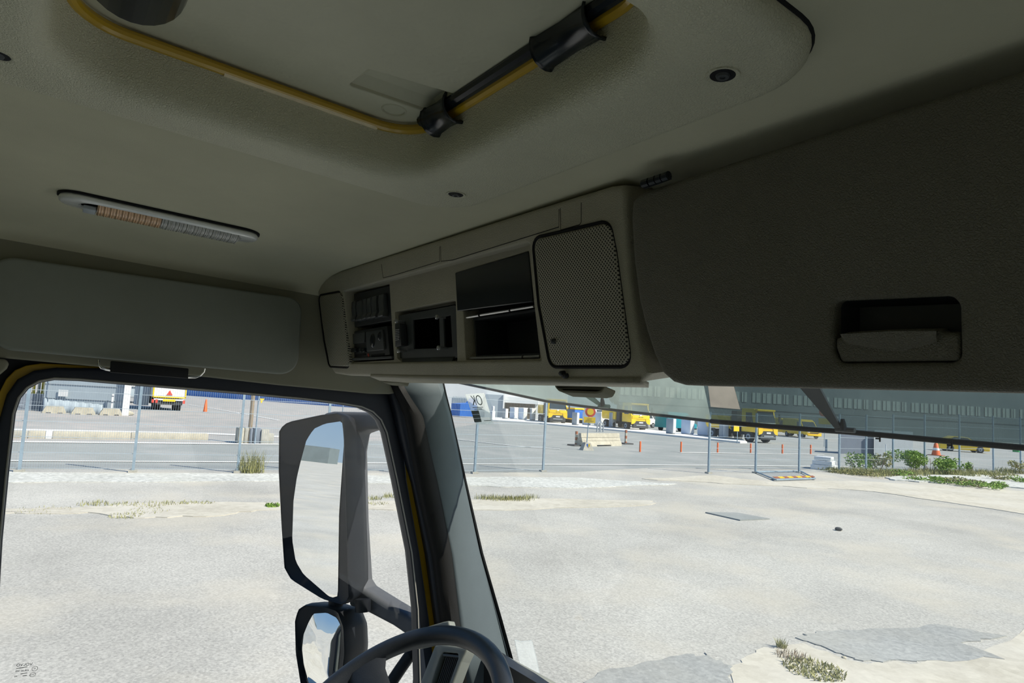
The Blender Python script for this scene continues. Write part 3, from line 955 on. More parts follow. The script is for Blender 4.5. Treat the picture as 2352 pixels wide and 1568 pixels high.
mb.tube([RP.at(q, 0.032), RP.at(q, 0.026)], 0.006, 14)
mb.out('socket', MT['brk'], sl_)

# pull tabs of the blinds under the console
for pts, lab in (([(868, 866), (921, 868), (917, 880), (880, 878)], 'small dark pull tab under the console near the door pillar'),
                 ([(1270, 883), (1392, 885), (1382, 901), (1368, 904), (1292, 901), (1282, 897)], 'larger dark pull tab hanging under the console near the locker')):
    Y = 0.575
    TP = Plane((0, Y, CZ), (0, -1, 0.25))
    p2 = TP.px(pts)
    rt = root('blind_pull_tab', tuple(TP.at(p2[0])), lab, 'pull tab')
    inner = offs(rpoly(p2, 0.004, 3), 0.0035)
    plate('tab_rim', TP, rpoly(p2, 0.004, 3), [inner], 0.02, MT['trimg'], rt, ch=0.001)
    plate('tab_pocket', TP, inner, [], 0.002, MT['void'], rt, ch=0, d0=0.008)

# ================================================================== CAB: overhead locker
LKP = Plane((0, 0.472, CZ + 0.235), CN)
lk = root('overhead_locker', (-0.2, 0.49, CZ + 0.02), 'large dark grained overhead locker door with a recessed pull handle', 'locker')
lo = LKP.px([(1447, 500), (1450, 462), (1464, 446), (1484, 437), (1700, 366), (2000, 270), (2352, 158)])
xr = 0.06
lo += [(xr, lo[-1][1] - 0.001)]
lb = LKP.px([(2352, 906), (2000, 897), (1620, 888), (1570, 886), (1543, 878), (1520, 858), (1500, 815), (1482, 760), (1465, 690), (1453, 600)])
lo += [(xr, lb[0][1])] + lb
rec = rpoly(LKP.px([(1914, 692), (2060, 686), (2186, 680), (2203, 700), (2206, 832), (1928, 834), (1914, 806)]), 0.006, 4)
plate('locker_door', LKP, lo, [rec], 0.014, MT['lockr'], lk, ch=0.006, hch=0.004)
mb = MB()
rb = offs(rec, 0.006)
mb.loft([[tuple(LKP.at(p, 0.012)) for p in rec], [tuple(LKP.at(p, 0.030)) for p in rb]], True, False, True)
mb.out('handle_recess', MT['blk'], lk)
hp = rpoly(LKP.px([(1917, 776), (1934, 774), (1937, 764), (2060, 757), (2158, 756), (2163, 764), (2203, 764), (2203, 830), (1930, 832), (1918, 800)]), 0.003, 3)
plate('handle', LKP, hp, [], 0.012, MT['lockr'], lk, ch=0.003, d0=0.001)
mb = MB()
lip = LKP.px([(1937, 766), (2060, 759), (2158, 759)]); low = LKP.px([(1945, 790), (2060, 812), (2150, 788)]); md_ = LKP.px([(1940, 775), (2060, 780), (2156, 772)])
def dens(p, n=12):
    t = np.linspace(0, 1, n); tt = np.linspace(0, 1, len(p))
    return [(float(np.interp(x, tt, [q[0] for q in p])), float(np.interp(x, tt, [q[1] for q in p]))) for x in t]
mb.loft([[tuple(LKP.at(p, 0.004)) for p in dens(lip)], [tuple(LKP.at(p, -0.005)) for p in dens(lip)], [tuple(LKP.at(p, -0.004)) for p in dens(md_)], [tuple(LKP.at(p, 0.0015)) for p in dens(low)]], closed=False)
mb.out('grip_lip', MT['lockr'], lk, smooth=50)
# hinge knuckles on the top edge
hr = root('hinge', tuple(LKP.at(LKP.px([(1510, 412)])[0])), 'small black hinge on the top corner of the locker door', 'hinge')
for (u0, u1) in ((1482, 1496), (1499, 1512), (1514, 1526), (1528, 1541)):
    a, b = LKP.px([(u0, 423 - (u0 - 1482) * 0.33), (u1, 423 - (u1 - 1482) * 0.33)])
    mb = MB()
    mb.tube([LKP.at(a, -0.003), LKP.at(b, -0.003)], 0.0045, 10)
    mb.out('knuckle', MT['blkg'], hr)
mb = MB()
q = LKP.px([(1480, 420), (1542, 398), (1543, 412), (1482, 434)])
mb.prism([tuple(LKP.at(p, 0.0)) for p in q], -LKP.n * -0.002)
mb.out('leaf', MT['blk'], hr)
# locker carcass behind the door: dark gap round it
mb = MB()
mb.box2((-0.475, 0.54, CZ + 0.045), (1.0, 0.66, CZ + 0.245))
mb.out('trim_6', MT['rub'], kind='structure')
# passenger end of the overhead shelf
PP = [(0.075, -0.005), (0.99, -0.005), (0.97, -0.215), (0.10, -0.215)]
plate('trim_7', LKP, rpoly(PP, 0.03, 5), [], 0.014, MT['lockr'], None, ch=0.006, kind='structure')

# ================================================================== ROOF HATCH
PD = 0.015
sr = root('roof_hatch_surround', (-0.46, 0.15, roofz(0.15) - PD), 'olive grey vinyl hatch surround moulded round the roof opening', 'hatch surround')
def rl(rr, d):
    return [(x, y, roofz(y, d)) for x, y in rr]
PO = (-0.705, -0.212, -0.20, 0.412)
BO = (-0.640, -0.268, -0.014, 0.318)
def grow(b, g): return (b[0] - g, b[1] + g, b[2] - g, b[3] + g)
loops = [rl(rrect(*grow(PO, 0.001), 0.055), -0.002)]
for a in (0, 20, 40, 60, 75, 90):
    a = math.radians(a)
    loops.append(rl(rrect(*grow(PO, 0.001 - 0.013 * (1 - math.cos(a))), 0.055), PD - 0.012 + 0.012 * math.sin(a)))
loops += [
rl(rrect(*grow(BO, 0.020), 0.070), PD + 0.0005)]
for g, d in ((0.012, PD - 0.001), (0.006, PD - 0.004), (0.002, PD - 0.009), (0.0, PD - 0.016), (-0.001, PD - 0.03), (-0.002, PD - 0.04), (-0.003, PD - 0.045)):
    loops.append(rl(rrect(*grow(BO, g), 0.055), d))
RIMB = grow(BO, -0.006)
loops.append(rl(rrect(*grow(RIMB, 0.001), 0.05), PD - 0.050))
loops.append(rl(rrect(*grow(RIMB, -0.001), 0.05), PD - 0.052))
loops.append(rl(rrect(*grow(RIMB, -0.002), 0.05), PD - 0.085))
mb = MB(); mb.loft(loops)
mb.out('vinyl_moulding', MT['vinyl'], sr, smooth=60)
mb = MB(); mb.tube(rl(rrect(*grow(PO, 0.0012), 0.056, 10), 0.0), 0.002, 6, closed=True)
mb.out('edge_shade_line', MT['rub'], sr)  # dark tube added as the shade line along the moulding's edge
RIMD = PD - 0.052
rim = rl(rrect(*grow(RIMB, -0.001), 0.045, 10), RIMD + 0.002)
mb = MB(); mb.tube(rim, 0.0052, 10, closed=True)
mb.out('yellow_rim', MT['yel'], sr)
# pale strip of tape on the rim
p0, p1 = 0.115, 0.268
xt = RIMB[0] - 0.001
mb = MB()
t_ = []
for k in range(10):
    y = p0 + (p1 - p0) * k / 9
    t_.append([(xt + 0.001 + 0.0056 * math.cos(a), y, roofz(y, RIMD + 0.002) + 0.0056 * math.sin(a)) for a in np.linspace(math.radians(-140), math.radians(-25), 8)])
mb.loft(t_, closed=False)
mb.out('tape_strip', MT['tape'], sr)
# dark gasket inside the rim
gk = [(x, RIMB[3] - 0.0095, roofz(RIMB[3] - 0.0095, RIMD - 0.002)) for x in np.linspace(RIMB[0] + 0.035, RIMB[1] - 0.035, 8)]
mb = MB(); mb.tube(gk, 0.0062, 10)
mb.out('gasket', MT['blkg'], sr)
# retaining clips on the front rim
for (u, v, L) in ((1028, 262, 0.045), (1312, 78, 0.062)):
    c = roof(u, v, RIMD)
    cx, cy = c[0], RIMB[3] - 0.001
    cz = roofz(cy, RIMD)
    cl = []
    for x, k in ((-L / 2, 1.18), (-L / 2 + 0.004, 1.0), (0, 0.92), (L / 2 - 0.004, 1.0), (L / 2, 1.18)):
        rr = 0.015 * k
        cl.append([(cx + x, cy - 0.002 + rr * math.cos(a), cz + rr * math.sin(a)) for a in np.linspace(math.radians(-215), math.radians(20), 14)])
    mb = MB(); mb.loft(cl, closed=False)
    hc = mb.out('retaining_clip', MT['blkg'], sr, smooth=60, solid=0.0025)
    mb = MB()
    mb.box((cx + 0.004, cy + 0.016, roofz(cy, RIMD + 0.010)), (L * 0.95, 0.016, 0.010))
    mb.out('clip_foot', MT['blk'], sr, bevel=0.002)
# recessed screws in the moulding
for (u, v) in ((1660, 172), (1047, 446), (-6, 125)):
    c = roof(u, v, PD)
    N = ROOF.n
    x_, y_ = ROOF.x, ROOF.y
    def rg(r, d): return [tuple(c + r * (math.cos(t) * x_ + math.sin(t) * y_) + N * d) for t in np.linspace(0, 2 * math.pi, 24, endpoint=False)]
    mb = MB(); mb.loft([rg(0.0125, -0.001), rg(0.0115, 0.0012), rg(0.0095, 0.0010), rg(0.0085, 0.0004)], True)
    mb.out('screw_cup', MT['vinyl'], sr, smooth=60)
    mb = MB(); mb.loft([rg(0.0088, 0.0005), rg(0.004, 0.0006)], True, False, True)
    cu_ = mb.out('screw_hole', MT['void'], sr)
    mb = MB(); mb.loft([rg(0.0048, 0.0006), rg(0.0042, 0.0022), rg(0.002, 0.0022), rg(0.0018, 0.0012)], True, False, True)
    mb.out('screw_head', MT['brk'], sr)
# the hatch lid itself
LD = RIMD - 0.004
hl = root('roof_hatch', (-0.46, 0.15, roofz(0.15, LD)), 'crinkled grey vinyl roof hatch lid closing the opening, with a moulded recess', 'hatch')
HLP = Plane(ROOF.P + ROOF.n * LD, ROOF.n, (0, 1, 0))
pk = rpoly(HLP.px([(800, 197), (848, 159), (1052, 219), (1056, 228), (1010, 262), (990, 262)]), 0.004, 3)
lid = rrect(*grow(RIMB, 0.02), 0.05)
lid2 = []
for x, y in lid:
    q = np.array([x, y, roofz(y, LD)]) - HLP.P
    lid2.append((float(q @ HLP.x), float(q @ HLP.y)))
plate('lid_panel', HLP, lid2, [pk], 0.012, MT['lidv'], hl, ch=0.0, hch=0.0015)
mb = MB()
mb.loft([[tuple(HLP.at(p, 0.004)) for p in pk], [tuple(HLP.at(p, 0.012)) for p in offs(pk, 0.010)]], True, False, True)
mb.out('moulded_recess', MT['lidv'], hl)
c = HLP.px([(905, 252)])[0]
mb = MB()
mb.loft([[tuple(HLP.at((c[0] + r * math.cos(t), c[1] + r * math.sin(t)), d)) for t in np.linspace(0, 2 * math.pi, 24, endpoint=False)] for r, d in ((0.0135, 0.001), (0.0125, -0.0012), (0.011, -0.0014), (0.0105, 0.0004))], True, False, True)
mb.out('round_plug', MT['lidv'], hl, smooth=60)
# drum-shaped latch on the lid
c = onp(312, -52, HLP.P + HLP.n * 0.02, HLP.n)
mb = MB()
mb.tube([c + np.array([-0.004, 0, 0]), c + np.array([0.0, 0, 0]), c + np.array([0.15, 0, 0])], [0.030, 0.033, 0.033], 28)
mb.out('latch_drum', MT['blkg'], hl, smooth=50)
mb = MB()
mb.box(c + np.array([0.07, 0.0, 0.012]), (0.12, 0.09, 0.012))
mb.out('latch_base', MT['blk'], hl, bevel=0.004)

# ================================================================== CEILING LAMP
p = [roof(u, v) for u, v in ((135, 441), (592, 540))]
LA = (p[0] + p[1]) / 2
ax = (p[1] - p[0]); Ln = np.linalg.norm(ax); ax = ax / Ln
LN = ROOF.n
bx = np.cross(LN, ax)
LW = 0.062
lamp = root('ceiling_lamp', tuple(LA), 'slim glossy reading lamp with amber and clear lens on the ceiling', 'lamp')
def lring(l, w, d, x0=0.0, seg=10):
    return [tuple(LA + ax * (x0 + a) + bx * b + LN * d) for a, b in rrect(-l / 2, l / 2, -w / 2, w / 2, w * 0.47, seg)]
mb = MB()
mb.loft([lring(Ln + 0.004, LW + 0.004, 0.0), lring(Ln + 0.004, LW + 0.004, 0.003)], True, False, True)
mb.out('gasket', MT['void'], lamp)
mb = MB()
mb.loft([lring(Ln - 0.002, LW - 0.004, 0.003), lring(Ln, LW, 0.006), lring(Ln - 0.002, LW - 0.002, 0.010), lring(Ln - 0.008, LW - 0.007, 0.0115), lring(Ln - 0.05, LW - 0.010, 0.0125), lring(Ln - 0.054, LW - 0.013, 0.009)], True, True, False)
mb.out('bezel', MT['lampb'], lamp, smooth=60)
x0 = -Ln / 2 + 0.036
x1 = Ln / 2 - 0.032
xm = x0 + (x1 - x0) * 0.46
def lens(name, a, b, mt, lab):
    w = LW - 0.013
    prof = []
    for t in np.linspace(0, 1, 2):
        x = a + (b - a) * t
        prof.append([tuple(LA + ax * x + bx * (w / 2 * math.cos(th)) + LN * (0.0105 + 0.010 * math.sin(th))) for th in np.linspace(0, math.pi, 13)])
    mb = MB(); mb.loft(prof, True, True, True)
    o = mb.out(name, mt, lamp, smooth=50)
    tag(o, lab)
    return o
la = lens('lens', x0 + 0.012, xm - 0.0005, MT['lampa'], 'ribbed amber lens')
lc = lens('lens', xm + 0.0005, x1, MT['lampc'], 'clear prismatic lens')
for ob, a, b, n in ((la, x0 + 0.014, xm - 0.002, 22), (lc, xm + 0.002, x1 - 0.001, 30)):
    mb = MB()
    w = LW - 0.013
    for k in range(n):
        x = a + (b - a) * k / (n - 1)
        mb.tube([tuple(LA + ax * x + bx * (w / 2 * math.cos(th)) + LN * (0.0107 + 0.010 * math.sin(th))) for th in np.linspace(0.1, math.pi - 0.1, 9)], 0.0008, 5)
    mb.out('ribs', MT['lampa'] if ob is la else MT['lampc'], ob, kind='stuff')
mb = MB()
mb.box(LA + ax * (x0 + 0.003) + LN * 0.016, (0.016, 0.03, 0.006), M3=np.stack([ax, bx, LN], 1))
mb.out('switch', MT['glight'], lamp, bevel=0.0015)

# ================================================================== SIDE FLAP with wire handle
FX = -1.372
FLP = Plane((FX, 0, CZ), (1, 0, 0))
fl = root('side_flap', (-1.385, 0.2, CZ + 0.03), 'wide plain dark grey flap on the wall above the door window', 'flap')
fy = FLP.px([(-22, 590), (30, 590), (690, 685), (697, 720), (690, 840), (660, 861), (0, 803), (-20, 800)])
q = [(fy[0][0], fy[1][1]), (fy[2][0] + 0.006, fy[2][1]), (fy[4][0] - 0.004, fy[5][1]), (fy[7][0], fy[7][1])]
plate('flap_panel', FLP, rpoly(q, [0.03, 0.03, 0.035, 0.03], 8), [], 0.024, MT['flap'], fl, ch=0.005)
def hp_(u, v): return tuple(on(u, v, 0, -1.345))
for path in ([(227, 826), (227, 836), (233, 844), (244, 848), (256, 850)], [(432, 866), (448, 866), (460, 862), (468, 854), (470, 846)]):
    mb = MB(); mb.tube([hp_(*a) for a in path], 0.0022, 8)
    mb.out('wire_loop', MT['chrome'], fl)
GPn = Plane((-1.34, 0, CZ), (1, 0, 0))
gp = GPn.px([(255, 828), (434, 846), (432, 869), (253, 855)])
mb = MB()
mb.prism([tuple(GPn.at(a)) for a in gp], (-0.012, 0, 0))
mb.out('grip_sleeve', MT['rub'], fl, bevel=0.002)
# grey corner piece of the rear pillar trim
cpn = FLP.px([(-60, 818), (12, 824), (19, 834), (14, 846), (0, 858), (-60, 900)])
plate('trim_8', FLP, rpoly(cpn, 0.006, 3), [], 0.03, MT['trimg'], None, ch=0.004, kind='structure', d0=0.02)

# ================================================================== STEERING WHEEL, vent, dash
sc_ = np.array([-1.0128, 0.5091, CZ - 0.5741]); tl = 0.6162
ux = np.array([1.0, 0, 0]); uy = np.array([0, math.cos(tl), math.sin(tl)]); un = np.cross(ux, uy)
st_ = root('steering_wheel', tuple(sc_ - un * 0.08), 'dark blue-black steering wheel with thick padded rim below the windscreen pillar', 'steering wheel')
mb = MB()
mb.tube([tuple(sc_ + 0.23 * (math.cos(t) * ux + math.sin(t) * uy)) for t in np.linspace(0, 2 * math.pi, 72, endpoint=False)], 0.0175, 16, closed=True)
mb.out('rim', MT['wheel'], st_, smooth=80)
mb = MB()
mb.tube([tuple(sc_ - un * 0.09), tuple(sc_ - un * 0.055), tuple(sc_ - un * 0.035), tuple(sc_ - un * 0.03)], [0.06, 0.085, 0.075, 0.04], 28)
mb.out('hub', MT['wheel'], st_, smooth=60)
for a in (158, 22, 250, 290):
    a = math.radians(a)
    d = math.cos(a) * ux + math.sin(a) * uy
    t = np.cross(un, d)
    pr = []
    for r_, w_, dp, th in ((0.06, 0.045, -0.05, 0.012), (0.13, 0.034, -0.035, 0.010), (0.19, 0.034, -0.010, 0.010), (0.222, 0.046, 0.0, 0.012)):
        c = sc_ + d * r_ + un * dp
        pr.append([tuple(c + t * x * w_ + un * y * th) for x, y in ((1, 0), (0.6, 0.8), (-0.6, 0.8), (-1, 0), (-0.6, -0.8), (0.6, -0.8))])
    mb = MB(); mb.loft(pr, True, True, True)
    mb.out('spoke', MT['wheel'], st_, smooth=60)
# column stalk seen under the rim
mb = MB()
mb.tube([tuple(sc_ - un * 0.11 + ux * 0.02), tuple(sc_ - un * 0.35 + ux * 0.02)], 0.05, 16)
mb.out('column', MT['blk'], st_)

# side air vent on the dash corner
DP = Plane(on(1010, 1540, 1, 0.80), (0.25, -1, 0.35))
vt = root('air_vent', tuple(DP.at(DP.px([(1000, 1568)])[0])), 'pale grey angled side air vent with black slats behind the steering wheel', 'air vent')
vo = rpoly(DP.px([(998, 1482), (1012, 1478), (1076, 1487), (1060, 1520), (1030, 1600), (940, 1640), (962, 1575)]), 0.006, 4)
vi = rpoly(DP.px([(1018, 1497), (1052, 1500), (1052, 1512), (1024, 1590), (985, 1590), (1010, 1512)]), 0.004, 3)
plate('bezel', DP, vo, [vi], 0.03, MT['ventg'], vt, ch=0.004, hch=0.002)
plate('duct', DP, vi, [], 0.004, MT['void'], vt, ch=0, d0=0.022)
for k in range(7):
    a = DP.px([(1020 + k * 4.2, 1505), (992 + k * 4.2, 1590)])
    mb = MB()
    mb.tube([DP.at(a[0], 0.010), DP.at(a[1], 0.010)], 0.0017, 6)
    mb.out('slat', MT['brk'], vt)
a = DP.px([(1016, 1503), (1052, 1507)])
mb = MB(); mb.tube([DP.at(a[0], 0.004), DP.at(a[1], 0.004)], 0.003, 8)
mb.out('thumb_bar', MT['brk'], vt)
# pale horn of dash trim rising behind the rim
HP = Plane(on(1000, 1440, 1, 0.82), (0.2, -1, 0.3))
hn = rpoly(HP.px([(955, 1455), (975, 1440), (1018, 1427), (1030, 1425), (1034, 1440), (1036, 1470), (950, 1490)]), 0.004, 3)
plate('dash_trim', HP, hn, [], 0.02, MT['ventg'], None, ch=0.004, label='pale grey tip of dash trim rising just behind the steering wheel rim', cat='dash trim')
# dashboard: black mass with a grey top edge
db = root('dashboard', (-0.9, 1.0, CZ - 0.95), 'black dashboard corner with grained grey top edge under the windscreen', 'dashboard')
e0 = [on(u, v, 1, 1.02) for u, v in ((1140, 1493), (1168, 1510), (1290, 1580))]
mb = MB()
top_ = [on(u, v, 1, 1.02) for u, v in ((1130, 1488), (1168, 1508), (1300, 1580))]
bot_ = [on(u, v, 1, 0.99) for u, v in ((1126, 1500), (1168, 1530), (1252, 1580))]
mb.loft([top_, bot_], closed=False)
mb.out('top_edge', MT['ventg'], db, solid=0.02)
mb = MB()
d0_ = [on(u, v, 1, 0.985) for u, v in ((1066, 1500), (1126, 1500), (1168, 1529), (1252, 1579), (1330, 1640), (1330, 1760), (1040, 1760), (1040, 1640))]
mb.prism([tuple(p) for p in d0_], (0, 0.03, 0))
mb.out('dash_body', MT['blk'], db)

# ================================================================== THINGS ON THE WINDSCREEN
n_ = WSN / np.linalg.norm(WSN)
SP = Plane(WSP0 + n_ * 0.003, n_)
ok = root('permit_card', tuple(SP.at(SP.px([(1100, 975)])[0])), 'clear plastic card with mirrored OK lettering stuck inside the windscreen', 'card')
plate('film', SP, SP.px([(1068, 905), (1112, 902), (1133, 973), (1093, 975)]), [], 0.0006, MT['film'], ok, ch=0)
plate('film_border', SP, SP.px([(1070, 907.5), (1111, 905), (1130, 970), (1094, 972)]), [offs(SP.px([(1070, 907.5), (1111, 905), (1130, 970), (1094, 972)]), 0.0012)], 0.0004, MT['film'], ok, ch=0, d0=-0.0006)
ca = SP.px([(1081, 929), (1109, 928)])
an = math.atan2(ca[1][1] - ca[0][1], ca[1][0] - ca[0][0])
serif = None
cc = SP.px([(1096, 920)])[0]
text_on('lettering', SP, 'OK', cc, 0.035, MT['inkg'], ok, thin=-0.0006, sx=0.92, ang=an + 0.0, d=-0.001, shear=0.0)
for (u0, u1, v) in ((1086, 1110, 934.5), (1090, 1108, 938.5), (1112, 1128, 965)):
    a = SP.px([(u0, v), (u1, v - 0.5), (u1 + 0.5, v + 0.7), (u0 + 0.5, v + 1.2)])
    plate('print_line', SP, a, [], 0.0003, MT['inkg'], ok, ch=0, d0=-0.001)
for k in range(3):
    t0, t1 = k / 3, (k + 0.93) / 3
    def L_(a, b, t): return (a[0] + (b[0] - a[0]) * t, a[1] + (b[1] - a[1]) * t)
    A_, B_, C_, D_ = (1083, 943), (1100, 942), (1107, 969), (1091, 970)
    plate('grey_field', SP, SP.px([L_(A_, D_, t0), L_(B_, C_, t0), L_(B_, C_, t1), L_(A_, D_, t1)]), [], 0.0004, MT['inkg'], ok, ch=0, d0=-0.001)
plate('blank_sticker', SP, SP.px([(1626, 884), (1685, 886), (1700, 940), (1632, 934)]), [], 0.0006, MT['paper'], None, ch=0, label='plain grey square sticker on the windscreen just below the locker', cat='sticker')
tk = root('ticket_pocket', tuple(SP.at(SP.px([(1215, 1535)])[0])), 'empty clear plastic ticket pocket on the windscreen beside the steering wheel', 'ticket pocket')
tp = rpoly(SP.px([(1182, 1468), (1196, 1472), (1222, 1470), (1231, 1505), (1240, 1545), (1200, 1545), (1190, 1510)]), 0.002, 2)
plate('sleeve', SP, tp, [], 0.0008, MT['film'], tk, ch=0)
plate('welded_edge', SP, tp, [offs(tp, 0.0018)], 0.001, MT['film'], tk, ch=0, d0=-0.001)

# ================================================================== OUTSIDE SUN VISOR
def vy(x): return 1.13 - 0.16 * min(1.0, (max(0.0, -0.2 - x) / 1.15)) ** 2 - 0.05 * (max(0.0, x + 0.2) / 1.2) ** 2
def von(u, v):
    y = 1.1
    for _ in range(8):
        p = on(u, v, 1, y)
        y = vy(p[0])
    return p
vb = [von(u, v) for u, v in ((1046, 877), (1100, 888), (1180, 905), (1260, 922), (1350, 934), (1440, 945), (1540, 956), (1634, 967), (1750, 977), (1850, 985), (1950, 992), (2060, 1002), (2200, 1015), (2352, 1028))]
zr = vb[-1][2]
vb += [np.array([x, vy(x), zr - 0.004 * i]) for i, x in enumerate((-0.15, 0.1, 0.4, 0.7, 0.98))]
vs_ = root('sun_visor', (-0.2, 1.1, CZ - 0.06), 'tinted translucent sun visor fixed outside across the top of the windscreen', 'sun visor')
def vpanel(pts, name, mt):
    mb = MB()
    l0 = pts
    l1 = [p + np.array([0, -0.035, 0.09]) for p in pts]
    l2 = [p + np.array([0, -0.10, 0.21]) for p in pts]
    mb.loft([l0, l1, l2], closed=False)
    return mb.out(name, mt, vs_, smooth=60)
# the panel is hazy from the pillar to the first seam, clear dark tint beyond
sp_ = 7
vpanel(vb[:8], 'hazy_panel', MT['hazy'])
vpanel(vb[7:], 'tinted_panel', MT['tint'])
mb = MB(); mb.tube([p + np.array([0, -0.002, 0]) for p in vb[7:]], 0.0045, 8)
mb.out('edge_strip', MT['rub'], vs_)
mb = MB(); mb.tube([p + np.array([0, -0.002, 0]) for p in vb[:8]], 0.0032, 8)
mb.out('edge_strip', MT['armg'], vs_)
def strut(u0, v0, u1, v1, w0, w1, mt):
    a, b = von(u0, v0) + np.array([0, -0.05, 0.0]), von(u1, v1) + np.array([0, -0.012, 0.0])
    q0, q1 = von(u0 + w0, v0) + np.array([0, -0.05, 0.0]), von(u1 + w1, v1) + np.array([0, -0.012, 0])
    mb = MB()
    mb.prism([tuple(a), tuple(q0), tuple(q1), tuple(b)], (0, -0.006, 0))
    o = mb.out('strut', mt, vs_)
    c = von(u1 + w1 * 1.2, v1 + 3) + np.array([0, -0.012, 0])
    mb = MB(); mb.tube([c + np.array([-0.014, 0, 0]), c + np.array([0.018, 0, 0])], 0.0045, 8)
    mb.out('strut_foot', mt, vs_)
    mb = MB(); mb.tube([c + np.array([0.0, -0.002, 0.0]), c + np.array([0.0, -0.004, 0.012]), c + np.array([0.0, -0.005, 0.018])], [0.006, 0.0045, 0.003], 10)
    mb.out('bolt', MT['blk'], vs_)
strut(1868, 884, 1930, 984, 48, 14, MT['armg'])
strut(1340, 884, 1384, 930, 30, 9, MT['hazy'])
for (u, v) in ((2025, 1006), (2190, 1021)):
    p = von(u, v) + np.array([0, -0.006, 0])
    mb = MB()
    mb.box(p + np.array([0, 0, 0.0]), (0.002, 0.002, 0.012))
    mb.box(p + np.array([-0.003, 0, -0.001]), (0.007, 0.002, 0.0025))
    mb.out('edge_clip', MT['rub'], vs_)

# ================================================================== DOOR MIRRORS
MN = np.array([0.44, -0.89, 0.065]); MN /= np.linalg.norm(MN)
MP = Plane((-1.87, 0.68, CZ - 0.2), MN)
mm = root('door_mirror', tuple(MP.at(MP.px([(740, 1390)])[0])), 'tall dark door mirror reflecting sky and gravel, outside the side window', 'mirror')
ho = rpoly(MP.px([(640, 985), (660, 968), (735, 952), (775, 947), (786, 955), (792, 1000), (797, 1200), (802, 1378), (786, 1390), (740, 1377), (668, 1332), (652, 1305), (645, 1200), (639, 1080)]), 0.012, 4)
gi = rpoly(MP.px([(683, 1062), (697, 1010), (714, 984), (740, 972), (780, 966), (786, 985), (781, 1050), (772, 1180), (769, 1372), (752, 1374), (690, 1320), (672, 1290), (664, 1240), (667, 1150), (675, 1095)]), 0.008, 4)
def shell(name, outl, inn, P, mt, par, depth, push, bk):
    mb = MB()
    L = [[tuple(P.at(p, 0.028)) for p in inn], [tuple(P.at(p, 0.003)) for p in offs(outl, 0.006)], [tuple(P.at(p, 0.0)) for p in offs(outl, 0.002)], [tuple(P.at(p, 0.006)) for p in outl]]
    n = len(outl)
    c = np.mean(np.array(outl), axis=0)
    for d, k in bk:
        L.append([tuple(P.at((c[0] + (p[0] - c[0]) * k + push * d / depth, c[1] + (p[1] - c[1]) * k), d)) for p in outl])
    mb.loft(L[1:], True, False, True)
    o = mb.out(name, mt, par, smooth=50)
    return o
def resample(loop, n):
    P = np.array(loop + [loop[0]])
    s = np.concatenate([[0], np.cumsum(np.linalg.norm(np.diff(P, axis=0), axis=1))])
    t = np.linspace(0, s[-1], n, endpoint=False)
    return [(float(np.interp(x, s, P[:, 0])), float(np.interp(x, s, P[:, 1]))) for x in t]
def align(a, b):
    ca, cb = np.mean(a, axis=0), np.mean(b, axis=0)
    A = np.array(a) - ca; B = np.array(b) - cb
    if (area2(a) > 0) != (area2(b) > 0): B = B[::-1]
    best = min(range(len(a)), key=lambda k: float(((A - np.roll(B, k, axis=0)) ** 2).sum()))
    return [tuple(p + cb) for p in np.roll(B, best, axis=0)]
ho = resample(ho, 72); gi2 = align(ho, resample(gi, 72))
shell('housing', ho, gi2, MP, MT['mirb'], mm, 0.11, 0.0, ((0.03, 1.0), (0.07, 0.97), (0.10, 0.88), (0.115, 0.7)))
mb = MB()
mb.loft([[tuple(MP.at(p, 0.003)) for p in offs(ho, 0.006)], [tuple(MP.at(p, 0.014)) for p in gi2]], True)
mb.out('inner_bowl', MT['mirb'], mm, smooth=50)
mb = MB()
mb.add([MP.at(p, 0.012) for p in gi2], [tuple(range(len(gi2)))])
mb.out('mirror_glass', MT['mirror'], mm, smooth=0)
# U-shaped carrier arm
AR = Plane(MP.at((0, 0), 0.06), MN)
ua = rpoly(AR.px([(735, 950), (762, 944), (860, 946), (905, 952), (905, 986), (842, 986), (822, 993), (815, 1035), (818, 1200), (826, 1336), (836, 1352), (890, 1386), (990, 1446), (990, 1500), (960, 1478), (900, 1437), (830, 1400), (800, 1392), (795, 1200), (790, 1000)]), 0.008, 4)
plate('carrier_arm', AR, ua, [], 0.055, MT['armg'], mm, ch=0.012)
for (u0, v0, u1, v1, r) in ((742, 1365, 742, 1402, 0.020), (806, 1382, 806, 1412, 0.022)):
    a, b = MP.px([(u0, v0), (u1, v1)])
    mb = MB(); mb.tube([MP.at(a, 0.05), MP.at(b, 0.05)], r, 12)
    mb.out('link_post', MT['mirb'], mm)
# lower wide-angle mirror
MN2 = np.array([0.46, -0.88, 0.10]); MN2 /= np.linalg.norm(MN2)
MP2 = Plane((-1.83, 0.665, CZ - 0.72), MN2)
m2 = root('wide_angle_mirror', tuple(MP2.at(MP2.px([(740, 1590)])[0])), 'smaller bulging wide-angle mirror hanging below the tall door mirror', 'mirror')
h2 = rpoly(MP2.px([(676, 1425), (684, 1398), (700, 1388), (745, 1392), (776, 1402), (790, 1440), (792, 1500), (780, 1600), (760, 1640), (715, 1620), (690, 1575), (678, 1500)]), 0.012, 4)
g2 = rpoly(MP2.px([(682, 1490), (690, 1462), (702, 1432), (714, 1410), (745, 1408), (768, 1420), (778, 1440), (774, 1500), (764, 1600), (740, 1610), (700, 1570), (685, 1530)]), 0.01, 4)
h2 = resample(h2, 60); g22 = align(h2, resample(g2, 60))
shell('housing', h2, g22, MP2, MT['mirb'], m2, 0.13, 0.0, ((0.03, 1.01), (0.08, 0.98), (0.115, 0.86), (0.13, 0.6)))
mb = MB()
mb.loft([[tuple(MP2.at(p, 0.003)) for p in offs(h2, 0.006)], [tuple(MP2.at(p, 0.011)) for p in g22]], True)
